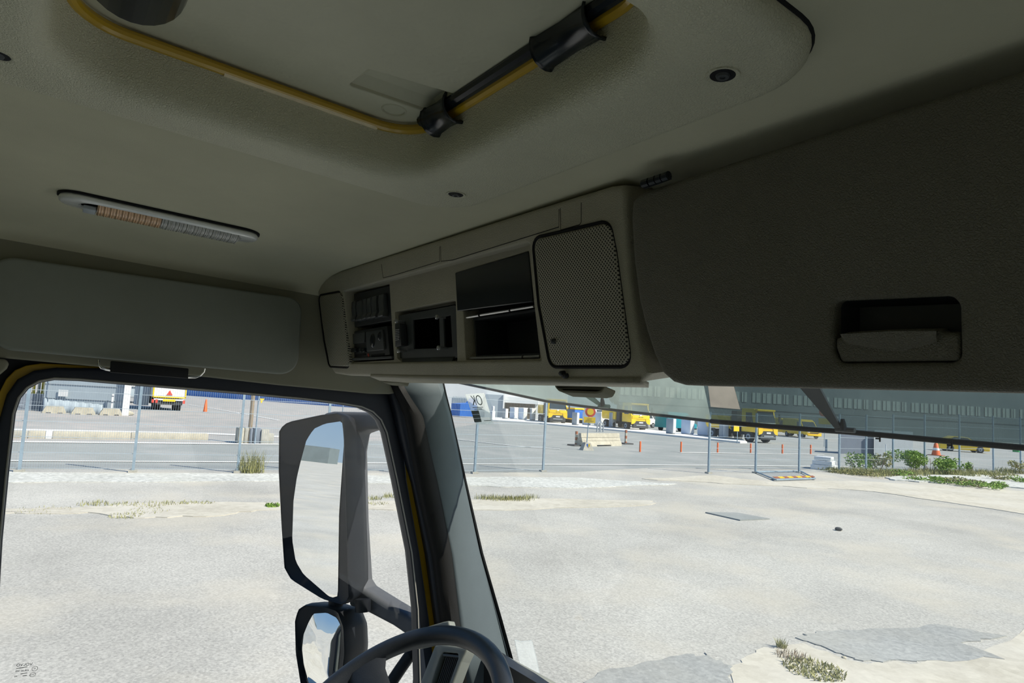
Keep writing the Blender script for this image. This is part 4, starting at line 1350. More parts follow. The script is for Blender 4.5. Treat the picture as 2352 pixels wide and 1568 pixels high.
mb.out('inner_bowl', MT['mirb'], m2, smooth=50)
cg = np.mean(np.array(g22), axis=0)
loops = []
for k, d in ((1.0, 0.0), (0.85, 0.0028), (0.7, 0.0051), (0.55, 0.0070), (0.4, 0.0084), (0.25, 0.0094), (0.1, 0.00995), (0.02, 0.010)):
    loops.append([tuple(MP2.at((cg[0] + (p[0] - cg[0]) * k, cg[1] + (p[1] - cg[1]) * k), 0.010 - d)) for p in g22])
mb = MB(); mb.loft(loops, True, False, True)
mb.out('mirror_glass', MT['mirror'], m2, smooth=180)
# thin lower brace running from the arm to the door
mb = MB()
mb.tube([on(u, v, 0, -1.62) for u, v in ((955, 1485), (920, 1535), (890, 1580))], 0.016, 12)
mb.out('mirror_brace', MT['mirb'], None, label='short black tubular mirror brace seen through the steering wheel', cat='brace')
# ================================================================== OUTSIDE: ground
def flat(name, pts, z0, z1, mt, **k):
    mb = MB()
    a = [(p[0], p[1], z1) for p in pts]
    b = [(p[0], p[1], z0) for p in pts]
    mb.loft([b, a], True, True, True)
    return mb.out(name, mt, None, smooth=0, **k)
flat('ground', [(-400, -400), (260, -400), (260, 400), (-400, 400)], -0.5, 0.0, MT['gravel'], kind='structure')
def gp(u, v): g = G(u, v); return (float(g[0]), float(g[1]))
def jag(pts, amp=0.12, n=6):
    out = []
    for i in range(len(pts)):
        a, b = np.array(pts[i]), np.array(pts[(i + 1) % len(pts)])
        for k in range(n):
            q = a + (b - a) * k / n
            out.append((q[0] + rnd.uniform(-amp, amp), q[1] + rnd.uniform(-amp, amp)))
    return out
# carriageway, yard beyond, and the strips in front of the fence
near = [gp(u, v) for u, v in ((20, 1076), (640, 1078), (1060, 1084), (1300, 1085), (1500, 1074), (1850, 1078), (2000, 1080))]
road = [(-26.4, -60), (near[0][0], near[0][1])] + near[1:] + [(-10, 70), (-8, 140), (-390, 140), (-390, -60)]
flat('trim_20', road, -0.2, 0.012, MT['asph'], kind='structure')
yard = [(-31.2, -60)] + [gp(u, v) for u, v in ((20, 1014), (640, 1019), (900, 1012))] + [(-40, 22), (-60, 40), (-95, 60), (-160, 90), (-380, 130), (-380, -60)]
flat('trim_21', yard, -0.2, 0.02, MT['yard'], kind='structure')
bank = [gp(u, v) for u, v in ((-300, 1088), (20, 1086), (640, 1089), (1060, 1096), (1300, 1096), (1560, 1112), (1300, 1122), (1060, 1116), (640, 1106), (20, 1108), (-300, 1110))]
flat('trim_22', jag(bank, 0.10), -0.1, 0.018, MT['gravw'], kind='structure')
sand = [gp(u, v) for u, v in ((-200, 1176), (180, 1166), (330, 1156), (620, 1154), (900, 1150), (1200, 1146), (1500, 1150), (1500, 1160), (1150, 1172), (900, 1170), (600, 1172), (480, 1186), (300, 1190), (200, 1178), (20, 1180))]
flat('trim_23', jag(sand, 0.10), -0.1, 0.015, MT['sand'], kind='structure')
sand2 = [gp(u, v) for u, v in ((1470, 1100), (1640, 1092), (1760, 1106), (1960, 1104), (2352, 1128), (2700, 1150), (2700, 1240), (2352, 1180), (2000, 1128), (1700, 1112))]
flat('trim_24', jag(sand2, 0.15), -0.1, 0.016, MT['sand'], kind='structure')
wht = [gp(u, v) for u, v in ((2030, 1098), (2120, 1092), (2352, 1092), (2700, 1100), (2700, 1140), (2352, 1122), (2200, 1112), (2060, 1104))]
flat('trim_25', jag(wht, 0.15), -0.1, 0.05, MT['gravw'], kind='structure')
for nm, pts in (('trim_26', ((1330, 1568), (1420, 1534), (1560, 1508), (1620, 1504), (1680, 1535), (1690, 1600), (1480, 1640), (1300, 1600))),
                ('trim_27', ((1830, 1466), (1880, 1450), (2000, 1448), (2160, 1436), (2300, 1460), (2210, 1478), (2300, 1512), (2120, 1520), (1980, 1520), (1900, 1492)))):
    flat(nm, jag([gp(*p) for p in pts], 0.05), -0.1, 0.012, MT['tar'], kind='structure')
dirt = [gp(u, v) for u, v in ((1680, 1530), (1760, 1490), (1850, 1480), (1960, 1522), (2110, 1524), (2260, 1500), (2400, 1420), (2700, 1500), (2700, 1800), (1700, 1800))]
flat('trim_28', jag(dirt, 0.05), -0.1, 0.008, MT['sand'], kind='structure')

sd3 = [(-7.5, -1.2), (-5.0, -1.0), (-2.0, -1.0), (-1.6, -5.0), (-2.5, -9.0), (-6.5, -11.0), (-9.5, -6.0), (-9.0, -2.5)]
flat('trim_29', jag(sd3, 0.2), -0.1, 0.008, MT['sand'], kind='structure')
tr3 = [(-10.5, -6.5), (-8.0, -7.5), (-6.0, -12.0), (-8.5, -17.0), (-13.0, -16.0), (-13.5, -10.0)]
flat('trim_38', jag(tr3, 0.3), -0.1, 0.012, MT['tar'], kind='structure')

def stripe(name, px, w, z=0.03, mt='line'):
    P = [np.array(gp(*p)) for p in px]
    mb = MB()
    L, Rr = [], []
    for i in range(len(P)):
        t = P[min(i + 1, len(P) - 1)] - P[max(0, i - 1)]
        t /= np.linalg.norm(t)
        n = np.array([-t[1], t[0]]) * w / 2
        L.append((*(P[i] + n), z)); Rr.append((*(P[i] - n), z))
    mb.loft([L, Rr], closed=False)
    return mb.out(name, MT[mt], None, smooth=0, kind='structure', solid=0.01)
stripe('trim_30', [(-150, 1059), (20, 1060), (300, 1061.5), (640, 1063), (1065, 1067), (1450, 1068.5), (1838, 1071.5), (2020, 1074)], 0.17)
stripe('trim_31', [(1560, 1040), (1632, 1040.6), (1760, 1042.5), (1891, 1044.6)], 0.22)
stripe('trim_32', [(-100, 1015), (32, 1015.7), (330, 1018.5), (640, 1021.5)], 0.45)
stripe('trim_33', [(-100, 988), (32, 988), (330, 994), (480, 997), (640, 1004)], 0.9, 0.035)
stripe('trim_34', [(1051, 1010), (1163, 1023), (1220, 1028), (1286, 1032)], 0.2)
stripe('trim_35', [(433, 930), (480, 937), (560, 951), (640, 966)], 0.25, 0.035)
# kerbed pump island
isl = [gp(u, v) for u, v in ((1130, 967), (1240, 974), (1440, 992), (1560, 1004), (1700, 1018), (1716, 1018), (1700, 1009), (1560, 996), (1440, 984), (1240, 966), (1130, 960))]
flat('trim_36', isl, 0.0, 0.16, MT['line'], kind='structure')

# steel plate and tar rectangle lying on the gravel, loose stone
pl_ = [gp(u, v) for u, v in ((1620, 1178), (1692, 1179), (1768, 1193), (1700, 1196))]
flat('steel_sheet', pl_, 0.0, 0.03, MT['asph'], label='flat slate grey sheet lying alone on the open gravel', cat='sheet')
def stone(u, v, s, label, mt='rock', cat='stone', group=None):
    g = gp(u, v)
    bm = bmesh.new()
    bmesh.ops.create_icosphere(bm, subdivisions=2, radius=1)
    rr = random.Random(int(u * 7 + v))
    V = [(g[0] + q.co.x * s * rr.uniform(0.8, 1.15), g[1] + q.co.y * s * rr.uniform(0.8, 1.15), max(0, s * 0.45 + q.co.z * s * 0.6 * rr.uniform(0.8, 1.1))) for q in bm.verts]
    F = [tuple(v_.index for v_ in f.verts) for f in bm.faces]
    bm.free()
    return build('stone', V, F, MT[mt], None, smooth=20, label=label, cat=cat, group=group)
stone(1926, 1218, 0.08, 'dark fist-sized stone alone on open gravel beyond the slate sheet', 'blk2')
stone(1939, 1512, 0.028, 'small pale stone by the cracked tar near the grass', 'conc')

# ------------------------------------------------------------------ fence
def bay_panel(a, b, z0, h, par, nv, nh):
    a = np.array(a); b = np.array(b)
    d = b - a
    L = np.linalg.norm(d); d = d / L
    mb = MB()
    t = 0.0028
    for i in range(nv):
        p = a + d * (L * (i + 0.5) / nv)
        mb.add([(p[0] - d[0] * t, p[1] - d[1] * t, z0 + 0.06), (p[0] + d[0] * t, p[1] + d[1] * t, z0 + 0.06), (p[0] + d[1] * t, p[1] - d[0] * t, z0 + 0.06),
                (p[0] - d[0] * t, p[1] - d[1] * t, z0 + h), (p[0] + d[0] * t, p[1] + d[1] * t, z0 + h), (p[0] + d[1] * t, p[1] - d[0] * t, z0 + h)],
               [(0, 1, 4, 3), (1, 2, 5, 4), (2, 0, 3, 5)])
    o = mb.out('mesh_wires', MT['wire'], par, smooth=0, kind='stuff')
    for j in range(nh):
        z = z0 + 0.1 + (h - 0.12) * j / (nh - 1)
        mb = MB()
        mb.box(((a[0] + b[0]) / 2, (a[1] + b[1]) / 2, z), (L, 0.010, 0.014), math.atan2(d[1], d[0]))
        mb.out('rail_wire', MT['wire'], par, smooth=0)
def fence(name, label, pts, hs, z0s, nv, nh):
    r = root(name, (pts[0][0], pts[0][1], 0), label, 'fence')
    d = np.array(pts[-1]) - np.array(pts[0])
    rz = math.atan2(d[1], d[0])
    for i, p in enumerate(pts):
        mb = MB()
        mb.box((p[0], p[1], z0s[i] + hs[i] / 2 + 0.02), (0.07, 0.075, hs[i] + 0.08), rz)
        mb.out('post', MT['galv'], r, smooth=0)
        mb = MB()
        mb.box((p[0], p[1], z0s[i] + 0.03), (0.22, 0.22, 0.06), rz)
        mb.out('footing', MT['concg'], r, smooth=0)
    for i in range(len(pts) - 1):
        bay_panel(pts[i], pts[i + 1], min(z0s[i], z0s[i + 1]), min(hs[i], hs[i + 1]), r, nv, nh)
    return r
fp = [gp(u, v) for u, v in ((44, 1083), (305, 1084), (545, 1085))]
m1 = gp(1090, 1087); m2_ = gp(1247, 1083)
fpl = [(-24.3 + 0.165 * 0, y) for y in ()]
step = np.array(fp[1]) - np.array(fp[0])
ext = [tuple(np.array(fp[0]) - step * k) for k in range(26, 0, -1)]
# bays between the third post and the pillar (posts hidden by the mirror)
g3 = [tuple(np.array(fp[2]) + (np.array(m1) - np.array(fp[2])) * k / 3) for k in (1, 2)]
lp = ext + fp + g3 + [m1, m2_]
hl_ = [2.62] * (len(ext) + 3) + [2.62] * 4
fence('mesh_fence', 'long galvanised mesh fence on slim posts beside the road, seen through the side window', lp, hl_, [0.0] * len(lp), 46, 7)
la_, lb_ = np.array(gp(1627, 1087)), np.array(gp(2282, 1083))
def onl(u):
    g = np.array(gp(u, 1100)); d = g / np.linalg.norm(g)
    A = np.array([[lb_[0] - la_[0], -d[0]], [lb_[1] - la_[1], -d[1]]])
    s = np.linalg.solve(A, -la_)
    return tuple(la_ + (lb_ - la_) * s[0])
ru = [1627, 1735, 1835, 1927, 1989, 2051, 2124, 2204, 2282, 2345, 2410]
rp = [onl(u) for u in ru]
rh = [2.55, 2.6, 2.7, 2.8, 2.85, 2.95, 3.05, 3.2, 3.25, 3.3, 3.35]
fence('mesh_fence', 'galvanised mesh fence on pale blue posts among the bushes, ahead of the windscreen', rp, rh, [0.0] * len(rp), 34, 6)

# fallen gate leaf with striped board
c4 = [np.array([*gp(u, v), 0.06]) for u, v in ((1738, 1087), (1838, 1084), (1872, 1102), (1782, 1105))]
fg = root('fallen_gate', tuple(c4[3]), 'fallen mesh gate with a red and yellow striped board lying flat before the fence', 'gate')
for i in range(4):
    mb = MB(); mb.tube([c4[i], c4[(i + 1) % 4]], 0.035, 8)
    mb.out('frame_tube', MT['galv'], fg)
mb = MB()
for k in range(1, 26):
    t = k / 26
    mb.tube([c4[0] * (1 - t) + c4[1] * t, c4[3] * (1 - t) + c4[2] * t], 0.006, 3)
mb.out('mesh_wires', MT['wire'], fg, kind='stuff')
for k in range(9):
    t0, t1 = k / 9 + 0.03, (k + 1) / 9 + 0.03
    def q(t, w): return (c4[0] * (1 - t) + c4[1] * t) * (1 - w) + (c4[3] * (1 - t) + c4[2] * t) * w + np.array([0, 0, 0.03])
    mb = MB()
    mb.prism([tuple(q(t0, 0.78)), tuple(q(t1, 0.78)), tuple(q(t1, 0.93)), tuple(q(t0, 0.93))], (0, 0, 0.02))
    mb.out('striped_block', MT['rust' if k % 2 == 0 else 'sigy'], fg, smooth=0)

# ------------------------------------------------------------------ grass and bushes
def tuft(name, g, n, h, w, mt, label, cat, group=None, lw=0.007, lean=0.7):
    mb = MB()
    n = int(n * 1.6)
    for _ in range(n):
        a = rnd.uniform(0, 6.283); r_ = w * math.sqrt(rnd.random())
        x, y = g[0] + r_ * math.cos(a), g[1] + r_ * math.sin(a)
        b = rnd.uniform(0, 6.283); hh = h * rnd.uniform(0.4, 1.0); l = hh * rnd.uniform(0.1, lean)
        dx, dy = math.cos(b), math.sin(b)
        mb.add([(x - dy * lw, y + dx * lw, 0), (x + dy * lw, y - dx * lw, 0), (x + dx * l * 0.4 + dy * lw * 0.7, y + dy * l * 0.4 - dx * lw * 0.7, hh * 0.6),
                (x + dx * l * 0.4 - dy * lw * 0.7, y + dy * l * 0.4 + dx * lw * 0.7, hh * 0.6), (x + dx * l, y + dy * l, hh)], [(0, 1, 2, 3), (3, 2, 4)])
    return mb.out(name, MT[mt], None, smooth=0, label=label, cat=cat, group=group)
tl_ = [((215, 1158), 60, 0.12, 0.30), ((275, 1160), 40, 0.10, 0.25), ((345, 1160), 60, 0.12, 0.35), ((395, 1157), 40, 0.12, 0.25), ((290, 1186), 60, 0.09, 0.30), ((340, 1174), 60, 0.08, 0.40),
       ((430, 1156), 40, 0.10, 0.2), ((100, 1172), 50, 0.07, 0.5), ((470, 1156), 30, 0.10, 0.2), ((855, 1146), 50, 0.16, 0.25), ((895, 1142), 40, 0.18, 0.2), ((870, 1158), 40, 0.10, 0.25)]
ORD = ['first', 'second', 'third', 'fourth', 'fifth', 'sixth', 'seventh', 'eighth', 'ninth', 'tenth', 'eleventh', 'twelfth', 'thirteenth', 'fourteenth', 'fifteenth', 'sixteenth']
tl_.sort(key=lambda t: t[0][0])
for i, (p, n, h, w) in enumerate(tl_):
    tuft('grass_tuft', gp(*p), n, h * 0.75, w, 'leafd', 'low dry tuft on the sandy strip, %s from the side window rear edge' % ORD[i], 'grass', 'dry tufts along the sandy strip')
for k in range(9):
    tuft('grass_tuft', gp(1112 + k * 13, 1146 + rnd.uniform(-2, 3)), 45, 0.15, 0.28, 'leafd', 'olive grass tuft on the sandy strip, %s counted from the windscreen pillar' % ORD[k], 'grass', 'olive tufts beyond the windscreen pillar')
tuft('grass_tuft', gp(625, 1164), 60, 0.10, 0.14, 'leaf', 'small bright green weed left of the tall door mirror', 'weed', lw=0.03)
tuft('grass_tuft', gp(576, 1084), 160, 0.75, 0.42, 'leafd', 'tall dry weed clump at the foot of the fence left of the mirror', 'weed', lw=0.008, lean=0.7)
tuft('grass_tuft', gp(1795, 1488), 60, 0.12, 0.05, 'leafd', 'upright grass tuft nearest the pale stone on the sandy patch', 'grass', lw=0.004)
tuft('grass_tuft', gp(1870, 1540), 380, 0.055, 0.30, 'leafd', 'flat green and brown grass mat at the lower edge of the sandy patch', 'grass', lw=0.008, lean=1.2)
tuft('grass_tuft', gp(1818, 1510), 90, 0.08, 0.16, 'wood', 'brown withered grass patch on the sandy patch beside the tar', 'grass', lw=0.004, lean=1.2)

def bush(u, v, w, h, n, label, group=None, mt='leaf', ls=0.09):
    g = gp(u, v)
    r = root('bush', (g[0], g[1], 0), label, 'bush', group)
    mb = MB()
    for k in range(5):
        a = rnd.uniform(0, 6.28)
        mb.tube([(g[0], g[1], 0), (g[0] + w * 0.5 * math.cos(a), g[1] + w * 0.5 * math.sin(a), h * 0.7)], 0.012, 4)
    mb.out('stems', MT['wood'], r, kind='stuff')
    mb = MB()
    lobes = [(rnd.uniform(-w, w) * 0.7, rnd.uniform(-w, w) * 0.7, rnd.uniform(0.3, 0.75) * h, rnd.uniform(0.35, 0.6)) for _ in range(6)]
    for _ in range(n):
        lx, ly, lz, lr = rnd.choice(lobes)
        d = Vector((rnd.gauss(0, 1), rnd.gauss(0, 1), rnd.gauss(0, 1))).normalized()
        rr_ = lr * rnd.uniform(0.6, 1.0)
        c = Vector((g[0] + lx + d.x * rr_ * w, g[1] + ly + d.y * rr_ * w, max(0.03, lz + d.z * rr_ * h * 0.6)))
        t = Vector((rnd.gauss(0, 1), rnd.gauss(0, 1), rnd.gauss(0, 0.6))).normalized() * ls * rnd.uniform(0.6, 1.2)
        s = t.cross(Vector((rnd.gauss(0, 1), rnd.gauss(0, 1), rnd.gauss(0, 1)))).normalized() * ls * 0.35
        mb.add([c - t, c + s, c + t, c - s], [(0, 1, 2, 3)])
    mb.out('foliage', MT[mt], r, smooth=0, kind='stuff')
    return r
bush(1965, 1078, 0.9, 0.9, 700, 'loose green bush between the first fence posts on the bank')
bush(2022, 1083, 0.5, 1.0, 350, 'narrow olive bush in front of the grey cabinets', mt='leafd')
bush(2100, 1083, 1.1, 1.25, 1200, 'larger bright green bush of the pair under the fence')
bush(2138, 1086, 1.2, 1.05, 1200, 'lower spreading bright green bush of the pair under the fence')
bush(2182, 1084, 0.5, 0.8, 300, 'small thin bush beside the pair of bright bushes')
bush(2232, 1086, 0.4, 0.6, 200, 'slight weed bush under the fence below the yellow car')
bush(2346, 1088, 0.6, 0.8, 300, 'yellowish bush at the edge of the picture by the fence', mt='leafd')
for i, (u, v, w, h, n) in enumerate(((2000, 1094, 0.8, 0.25, 300), (2050, 1090, 1.0, 0.3, 400), (2160, 1108, 0.9, 0.3, 450), (2210, 1114, 0.9, 0.35, 500), (2250, 1120, 0.9, 0.3, 500), (2300, 1120, 0.6, 0.3, 300), (2290, 1102, 0.7, 0.3, 250), (2120, 1104, 0.9, 0.2, 250), (2340, 1108, 0.6, 0.3, 200), (1930, 1086, 0.9, 0.22, 300))):
    bush(u, v, w, h, n, 'low green clump on the white gravel bank at its %s spot' % ('near fence end', 'slate cabinet', 'lower middle', 'lower right', 'lowest green', 'lower far edge', 'upper far edge', 'upper middle', 'picture edge', 'white block end')[i], 'ground cover on the white bank', 'leaf' if i % 3 else 'leafd', 0.07)
for k in range(14):
    u = 1945 + k * 29
    tuft('grass_tuft', gp(u, 1088 + rnd.uniform(-3, 4)), 160, 0.35, 0.9, 'leafd', 'dry grass clump at the foot of the bank fence, %s from the fallen gate' % ORD[k], 'grass', 'dry grass under the far fence', lw=0.015)

# ------------------------------------------------------------------ left yard: shed, blocks, lorry, cones, containers
A, B = np.array(gp(96, 945)), np.array(gp(286, 954))
d = (B - A) / np.linalg.norm(B - A); nb = np.array([-1.0, 0.15]); nb /= np.linalg.norm(nb)
sh = root('grey_shed', (A[0], A[1], 0), 'blue-grey sheeted shed with a white corner post and white notice', 'shed')
H = 5.2
mb = MB()
mb.prism([(A[0], A[1], 0.0), (B[0], B[1], 0.0), (B[0] + nb[0] * 6, B[1] + nb[1] * 6, 0.0), (A[0] + nb[0] * 6, A[1] + nb[1] * 6, 0.0)], (0, 0, H))
mb.out('wall_sheet', MT['gwall'], sh, smooth=0)
for k in range(4):
    z = 1.0 + k * 1.0
    mb = MB()
    mb.box(((A[0] + B[0]) / 2 + 0.02, (A[1] + B[1]) / 2, z), (np.linalg.norm(B - A), 0.06, 0.03), math.atan2(d[1], d[0]))
    mb.out('sheet_seam', MT['glight'], sh, smooth=0)
mb = MB(); mb.box((B[0] + 0.15, B[1] + 0.0, H / 2), (0.35, 0.42, H)); mb.out('corner_post', MT['white'], sh)
mb = MB(); mb.box(((A + (B - A) * 0.06)[0] + 0.15, (A + (B - A) * 0.06)[1], H / 2), (0.05, 0.02, H)); mb.out('edge_strip', MT['glight'], sh)
s0, s1 = (A + (B - A) * 0.17), (A + (B - A) * 0.285)
zt_, zb_ = hgt(133, 946, 894), hgt(133, 946, 909)
mb = MB(); mb.prism([(s0[0] + 0.1, s0[1], zb_), (s1[0] + 0.1, s1[1], zb_), (s1[0] + 0.1, s1[1], zt_), (s0[0] + 0.1, s0[1], zt_)], (0.04, 0, 0)); mb.out('white_notice', MT['white'], sh)
# tarpaulin skirt
mb = MB()
n = 24
l0, l1 = [], []
for k in range(n + 1):
    q = A + (B - A) * (0.0 + 0.72 * k / n)
    l0.append((q[0] + 0.08, q[1], 0.95 - 0.25 * (k / n) + 0.03 * math.sin(k * 2.1)))
    l1.append((q[0] + 0.45 + 0.08 * math.sin(k * 1.7), q[1], 0.03))
mb.loft([l0, [((a[0] + b[0]) / 2 + 0.04 * math.sin(i * 3.1), a[1], (a[2] + b[2]) / 2) for i, (a, b) in enumerate(zip(l0, l1))], l1], closed=False)
mb.out('tarpaulin_skirt', MT['gwall'], sh, solid=0.01)
def jersey(u, v, w, h, label):
    g = gp(u, v)
    mb = MB()
    pr = []
    for x in (-0.25, 0.25):
        k = 1
        pr.append([(g[0] + x, g[1] + yy * w, zz) for yy, zz in ((-0.5, 0), (-0.36, 0), (-0.33, 0.09), (-0.15, 0.09), (-0.12, 0), (0.12, 0), (0.15, 0.09), (0.33, 0.09), (0.36, 0), (0.5, 0), (0.5, h * 0.2), (0.36, h), (-0.36, h), (-0.5, h * 0.2))])
    mb.loft(pr, True, True, True)
    return mb.out('concrete_block', MT['conc'], None, smooth=0, label=label, cat='block')
jersey(124, 949, 1.35, 0.52, 'pale trapezoid concrete foot by the tarpaulin corner of the grey shed')
jersey(191, 952, 1.4, 0.52, 'pale trapezoid concrete foot in the middle before the grey shed')
jersey(254, 954, 1.35, 0.52, 'pale trapezoid concrete foot with a white pole standing in it')
g = gp(254, 953)
pr_ = root('marker_pole', (g[0], g[1], 0.45), 'white marker pole with dark bands standing in a concrete foot', 'pole')
for k, (z0, z1, m_) in enumerate(((0.4, 0.85, 'white'), (0.85, 0.95, 'gdark'), (0.95, 1.3, 'white'), (1.3, 1.38, 'gdark'), (1.38, 1.5, 'white'))):
    mb = MB(); mb.cyl((g[0], g[1], z0), (g[0], g[1], z1), 0.075, 10); mb.out('band', MT[m_], pr_)
stone(296, 954, 0.32, 'pale rough stone beside the white corner post of the shed', 'conc')
# yellow rack left of the shed, with low mesh barrier
g = gp(70, 944)
for k, (u, hgt_) in enumerate(((72, 5.0), (84, 5.0), (93, 5.0))):
    q = gp(u, 941)
    mb = MB(); mb.box((q[0] - 1.0, q[1], 3.2), (0.22, 0.18, 4.0)); mb.box((q[0] - 1.0, q[1], 1.1), (0.3, 0.26, 0.3))
    mb.box((q[0] - 1.0, q[1], 0.5), (0.4, 0.34, 1.0))
    mb.out('yellow_mast', MT['truy' if k != 1 else 'conc'], None, label=('slim yellow mast furthest from the grey shed', 'pale mast between the two yellow masts', 'yellow mast right against the grey shed')[k], cat='mast')
q0, q1 = gp(40, 943), gp(94, 945)
bf = root('low_barrier', (q0[0], q0[1], 0), 'low dark-backed mesh barrier beside the grey shed and yellow masts', 'barrier')
bay_panel(q0, q1, 0.0, 1.25, bf, 22, 3)
mb = MB(); mb.box(((q0[0] + q1[0]) / 2 - 1.2, (q0[1] + q1[1]) / 2, 0.6), (0.8, 1.7, 1.2)); mb.out('dark_crates', MT['gdark'], bf)

# long kerb stones at the road edge
for i, (u0, u1, m_) in enumerate(((8, 62, 'concg'), (64, 103, 'conc'), (104, 119, 'white'), (120, 300, 'conc'), (301, 478, 'conc'))):
    a, b = np.array(gp(u0, 1007 + u0 * 0.011)), np.array(gp(u1, 1007 + u1 * 0.011))
    dd = b - a; L = np.linalg.norm(dd)
    mb = MB(); mb.box(((a[0] + b[0]) / 2 - 0.2, (a[1] + b[1]) / 2, 0.16), (L, 0.4, 0.32), math.atan2(dd[1], dd[0]))
    mb.out('kerb_beam', MT[m_], None, bevel=0.03, label=('grey kerb beam at the edge of the side window beyond the road', 'short pale kerb beam with a chipped end', 'short white kerb beam between two concrete beams', 'long pale concrete kerb beam, the nearer half', 'long pale concrete kerb beam ending by the wooden pole')[i], cat='kerb')
# pole base block, wooden pole, blue pole with orange pennant
g = gp(578, 1018)
bb = root('pole_base', (g[0], g[1], 0), 'broken concrete base with dark slots around the wooden pole', 'base')
for k, (dy, w, h, m_) in enumerate(((-0.55, 0.24, 0.72, 'conc'), (-0.30, 0.2, 0.72, 'concg'), (-0.12, 0.12, 0.70, 'gdark'), (0.18, 0.3, 0.70, 'gdark'), (0.50, 0.36, 0.66, 'concg'), (0.78, 0.3, 0.48, 'concg'))):
    mb = MB(); mb.box((g[0] - 0.1 * (k % 2), g[1] + dy, h / 2), (0.6, w, h)); mb.out('base_piece', MT[m_], bb, bevel=0.04)
wp = gp(566, 1017)
mb = MB(); mb.tube([(wp[0] + 0.35, wp[1], 0), (wp[0] + 0.33, wp[1] + 0.03, 1.2), (wp[0] + 0.3, wp[1] + 0.02, 3.2)], [0.11, 0.10, 0.09], 10)
mb.out('wooden_pole', MT['wood'], None, label='weathered wooden pole rising from the broken concrete base', cat='pole')
mb = MB(); bp_ = gp(578, 1019)
bpr = root('pennant_pole', (bp_[0], bp_[1], 0), 'thin blue-grey pole with a small orange pennant behind the wooden pole', 'pole')
mb.cyl((bp_[0] + 0.5, bp_[1], 0), (bp_[0] + 0.5, bp_[1], 2.9), 0.035, 8); mb.out('pole', MT['galv'], bpr)
z_ = hgt(590, 1019, 914); z2 = hgt(590, 1019, 925)
mb = MB(); mb.prism([(bp_[0] + 0.5, bp_[1] + 0.04, z_), (bp_[0] + 0.5, bp_[1] + 0.24, z_), (bp_[0] + 0.5, bp_[1] + 0.12, z2)], (0.03, 0, 0)); mb.out('pennant', MT['sigy'], bpr)
sgp = gp(782, 1010)
sg2 = root('small_sign_post', (sgp[0], sgp[1], 0), 'thin post with a small pale triangular sign just above the tall mirror', 'sign')
mb = MB(); mb.cyl((sgp[0], sgp[1], 0), (sgp[0], sgp[1], 2.6), 0.03, 8); mb.out('post', MT['galv'], sg2)
mb = MB(); mb.prism([(sgp[0] + 0.05, sgp[1] - 0.25, 2.75), (sgp[0] + 0.05, sgp[1] + 0.25, 2.75), (sgp[0] + 0.05, sgp[1], 2.3)], (0.03, 0, 0)); mb.out('plate', MT['glight'], sg2)

# lorry seen from behind
a, b = np.array(gp(352, 944)), np.array(gp(418, 944))
Wd = np.linalg.norm(b - a)
lr = root('box_lorry', (a[0], a[1], 0), 'white box lorry seen from behind with red triangle and yellow edged doors', 'lorry')
y0, y1, X = a[1], b[1], (a[0] + b[0]) / 2
zb1 = hgt(385, 944, 912)
mb = MB(); mb.box2((X - 8, y0 - 0.05, zb1), (X, y1 + 0.05, 3.9)); mb.out('box_body', MT['white'], lr)
for (yy0, yy1, z0, z1) in ((y0 - 0.05, y0 + 0.05, zb1, 3.9), (y1 - 0.05, y1 + 0.05, zb1, 3.9), (y0 - 0.05, y1 + 0.05, zb1 - 0.05, zb1 + 0.05)):
    mb = MB(); mb.box2((X - 0.02, yy0, z0), (X + 0.05, yy1, z1)); mb.out('yellow_edge', MT['sigy'], lr)
yc = (y0 + y1) / 2
mb = MB(); mb.prism([(X + 0.03, yc - 0.26, zb1 + 0.2), (X + 0.03, yc + 0.22, zb1 + 0.2), (X + 0.03, yc - 0.02, zb1 + 0.62)], (0.04, 0, 0)); mb.out('warning_triangle', MT['red'], lr)
for yy, s in ((y0 + 0.28, 1), (y1 - 0.28, -1)):
    for dz in (0, 0.2):
        mb = MB(); mb.prism([(X + 0.03, yy - 0.16, 3.0 + dz - 0.1 * s), (X + 0.03, yy + 0.16, 3.0 + dz + 0.1 * s), (X + 0.03, yy + 0.16, 3.0 + dz + 0.1 * s - 0.08), (X + 0.03, yy - 0.16, 3.0 + dz - 0.1 * s - 0.08)], (0.03, 0, 0)); mb.out('corner_mark', MT['red'], lr)
mb = MB(); mb.box2((X - 7, y0 + 0.2, 0.55), (X - 0.1, y1 - 0.2, zb1 - 0.1)); mb.out('chassis', MT['blk2'], lr)
mb = MB(); mb.box2((X - 0.15, y0 + 0.1, zb1 - 0.28), (X + 0.02, y1 - 0.1, zb1 - 0.14)); mb.out('white_beam', MT['white'], lr)
mb = MB(); mb.box2((X - 0.05, yc - 0.5, 0.85), (X + 0.03, yc + 0.5, 1.05)); mb.out('number_plate', MT['sigy'], lr)
for yy in (y0 + 0.3, y0 + 0.02, y1 - 0.1):
    mb = MB(); mb.box2((X - 0.03, yy - 0.09, 0.7), (X + 0.04, yy + 0.09, 1.0)); mb.out('tail_light', MT['red'], lr)
for yy in (y0 + 0.3, y0 + 0.62, y1 - 0.3, y1 - 0.62):
    mb = MB(); mb.cyl((X - 1.2, yy - 0.14, 0.5), (X - 1.2, yy + 0.14, 0.5), 0.5, 20); mb.out('wheel', MT['tyre'], lr)
mb = MB(); mb.box2((X - 4, y0 - 1.0, 0.4), (X - 1.5, y0 - 0.1, 3.6)); mb.out('grey_body_panel', MT['gwall'], lr)
mb = MB(); mb.box2((X - 5, y1 + 0.1, 1.9), (X - 3, y1 + 0.9, 3.4)); mb.out('blue_panel', MT['blueb'], lr)
